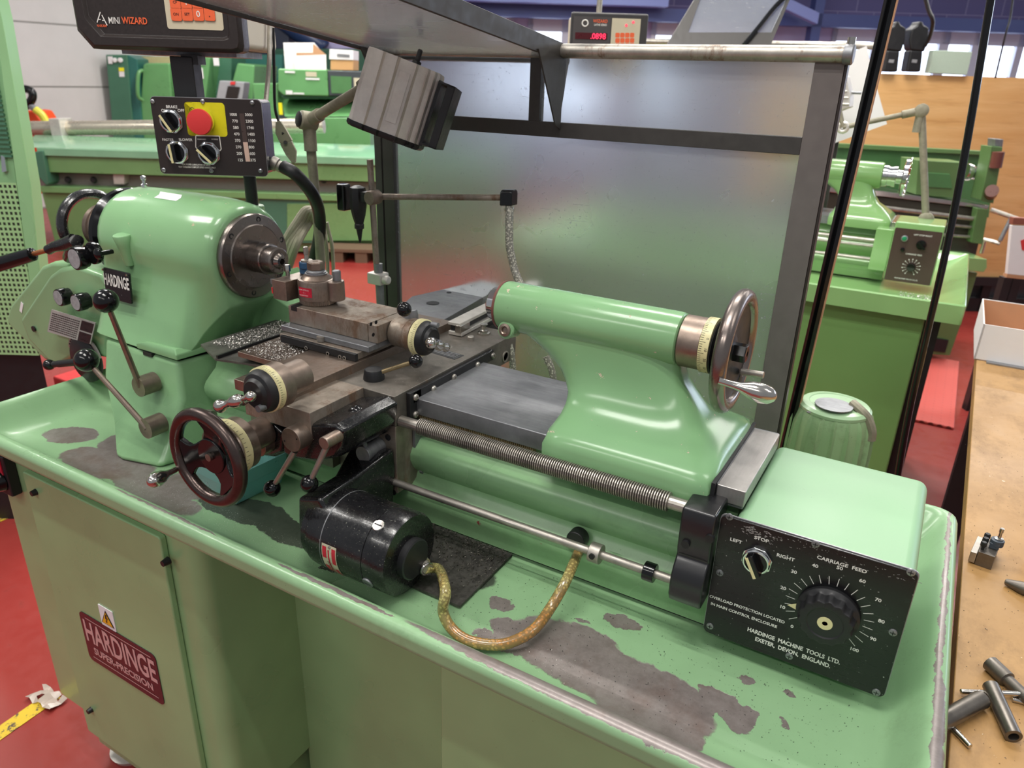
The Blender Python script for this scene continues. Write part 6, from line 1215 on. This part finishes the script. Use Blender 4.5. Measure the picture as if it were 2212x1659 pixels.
pl3('control_console',[(474,174),(510,176),(528,178),(520,240),(462,240)],.2,plain('grey_console','a0a0a4',.4),vn-.2,.01,n2); pl3('console_screen',[(492,186),(518,188),(512,215),(486,214)],.01,M['brpanel'],vn-.215,.0,n2); pl3('red_cap',[(498,176),(508,176),(507,183),(497,183)],.02,M['red'],vn-.22,.0,n2)
n3=thing('green_turning_centre','green turning centre with a screen and two boxes on top beside the lamp','machine tool',tuple(TB@V((-2.2,vn-.4,0))))
vm=8.2
pl3('upper_housing',[(600,148),(706,150),(709,208),(612,206),(600,196)],.8,M['green_far'],vm,.015,n3); pl3('screen_housing',[(707,152),(790,154),(790,208),(710,207)],.5,plain('dark_grey_housing','3f4448',.4),vm+.02,.01,n3); pl3('screen',[(714,164),(759,166),(759,202),(716,201)],.01,M['green_dk'],vm+.012,.0,n3); pl3('key_panel',[(764,168),(790,169),(790,205),(766,204)],.01,M['beige'],vm+.012,.0,n3)
pl3('side_column',[(545,180),(600,180),(603,330),(560,330)],.6,M['green_far'],vm+.15,.01,n3)
def slope3(nm,ya,yb,va,vb,mat,x0_=606,x1_=800,par=n3,v=vm):
    P=[AV(x0_,ya,va),AV(x1_,ya,va),AV(x1_,yb,vb),AV(x0_+8,yb,vb)]; return XF(MB().prism(P,(0,.4,0))).out(nm,mat,par,bevel=.01)
slope3('dark_step',206,214,vm+.1,vm+.1,M['green_far_dk']); slope3('sloping_cover',214,252,vm+.35,vm,M['green_far']); slope3('front_cover',254,420,vm-.02,vm,M['green_far'],618)
for q0,q1,mt in (((615,153),(637,158),'paper'),((617,195),(632,204),'paper'),((633,200),(657,204),'paper'),((660,155),(684,166),'beige'),((660,168),(690,173),'paper'),((601,222),(611,248),'yellow')): bx3('sticker',q0,q1,.004,M[mt],vm-.006,0,n3)
bk=thing('white_carton','open white carton standing on top of the green turning centre','carton',tuple(LP(650,150,vm+.2)))
pl3('carton_front',[(636,120),(704,118),(705,150),(638,150)],.01,M['paper'],vm+.1,.0,bk); pl3('carton_back',[(612,92),(678,92),(700,118),(700,150),(616,150)],.01,M['paper'],vm+.45,.0,bk); pl3('carton_side',[(612,92),(637,120),(638,150),(616,150)],.02,M['paper'],vm+.2,.0,bk); pl3('brown_flap',[(676,94),(704,118),(640,120),(640,114),(676,114)],.01,M['card'],vm+.3,.0,bk)
bk=thing('small_carton','small white and tan carton next to the open white carton','carton',tuple(LP(738,150,vm+.2)))
pl3('tan_body',[(714,129),(763,130),(763,152),(714,151)],.3,plain('tan_card','c99b66',.7),vm+.1,.004,bk); pl3('white_lid',[(712,106),(763,109),(763,130),(711,128)],.3,M['paper'],vm+.09,.004,bk); pl3('dark_print',[(728,116),(755,118),(755,124),(728,122)],.002,M['grey_st'],vm+.085,.0,bk)
# deep blue machinery shapes behind the readout
dk=thing('dark_blue_machinery','dark blue machine housings seen between the readout and canopy','machine tool',tuple(TB@V((-3,10.5,0))))
pl3('dark_housing',[(540,20),(625,30),(625,150),(540,150)],.3,plain('deep_navy','1d2238',.5),10.75,.02,dk); pl3('dark_green_housing',[(585,105),(860,105),(860,170),(585,150)],.4,plain('deep_green','1f4a38',.4),10.45,.02,dk)
MB().tube([LP(615,40,10.8),LP(650,70,10.8),LP(690,95,10.8),LP(700,105,10.8)],.14,14,6,rf=lambda t:.16-.06*t).out('blue_duct',plain('navy_duct','26355c',.35),dk); pl3('lilac_board',[(700,75),(790,90),(790,112),(700,106)],.1,plain('lilac_board','b4acd4',.6),11.0,.0,dk)
# pallet under far machine, pinkish conduit etc.
M['dkwood']=plain('dark_pallet_wood','6a5440',.8)
pt=thing('wooden_pallet','low wooden pallet on the floor under the far covered lathe','pallet',tuple(TB@V((-1.3,6.3,0))))
for i,px in enumerate((700,750,800)): a=GV(px,544); XF(MB().box(a.x-.05,a.x+.05,6.18,6.42,.0,.09)).out('pallet_block',M['dkwood'],pt)
a=GV(690,544); XF(MB().box(a.x,a.x+.9,6.17,6.43,.09,.115)).out('pallet_board',M['dkwood'],pt)
# red tool behind gearbox
tag(MB().box(A(145,845,z=.15).x-.1,A(145,845,z=.15).x+.1,A(145,845,z=.15).y,A(145,845,z=.15).y+.15,0,.2).out('red_box',M['red'],None,bevel=.01),'small red box on the floor behind the lathe stand','box')
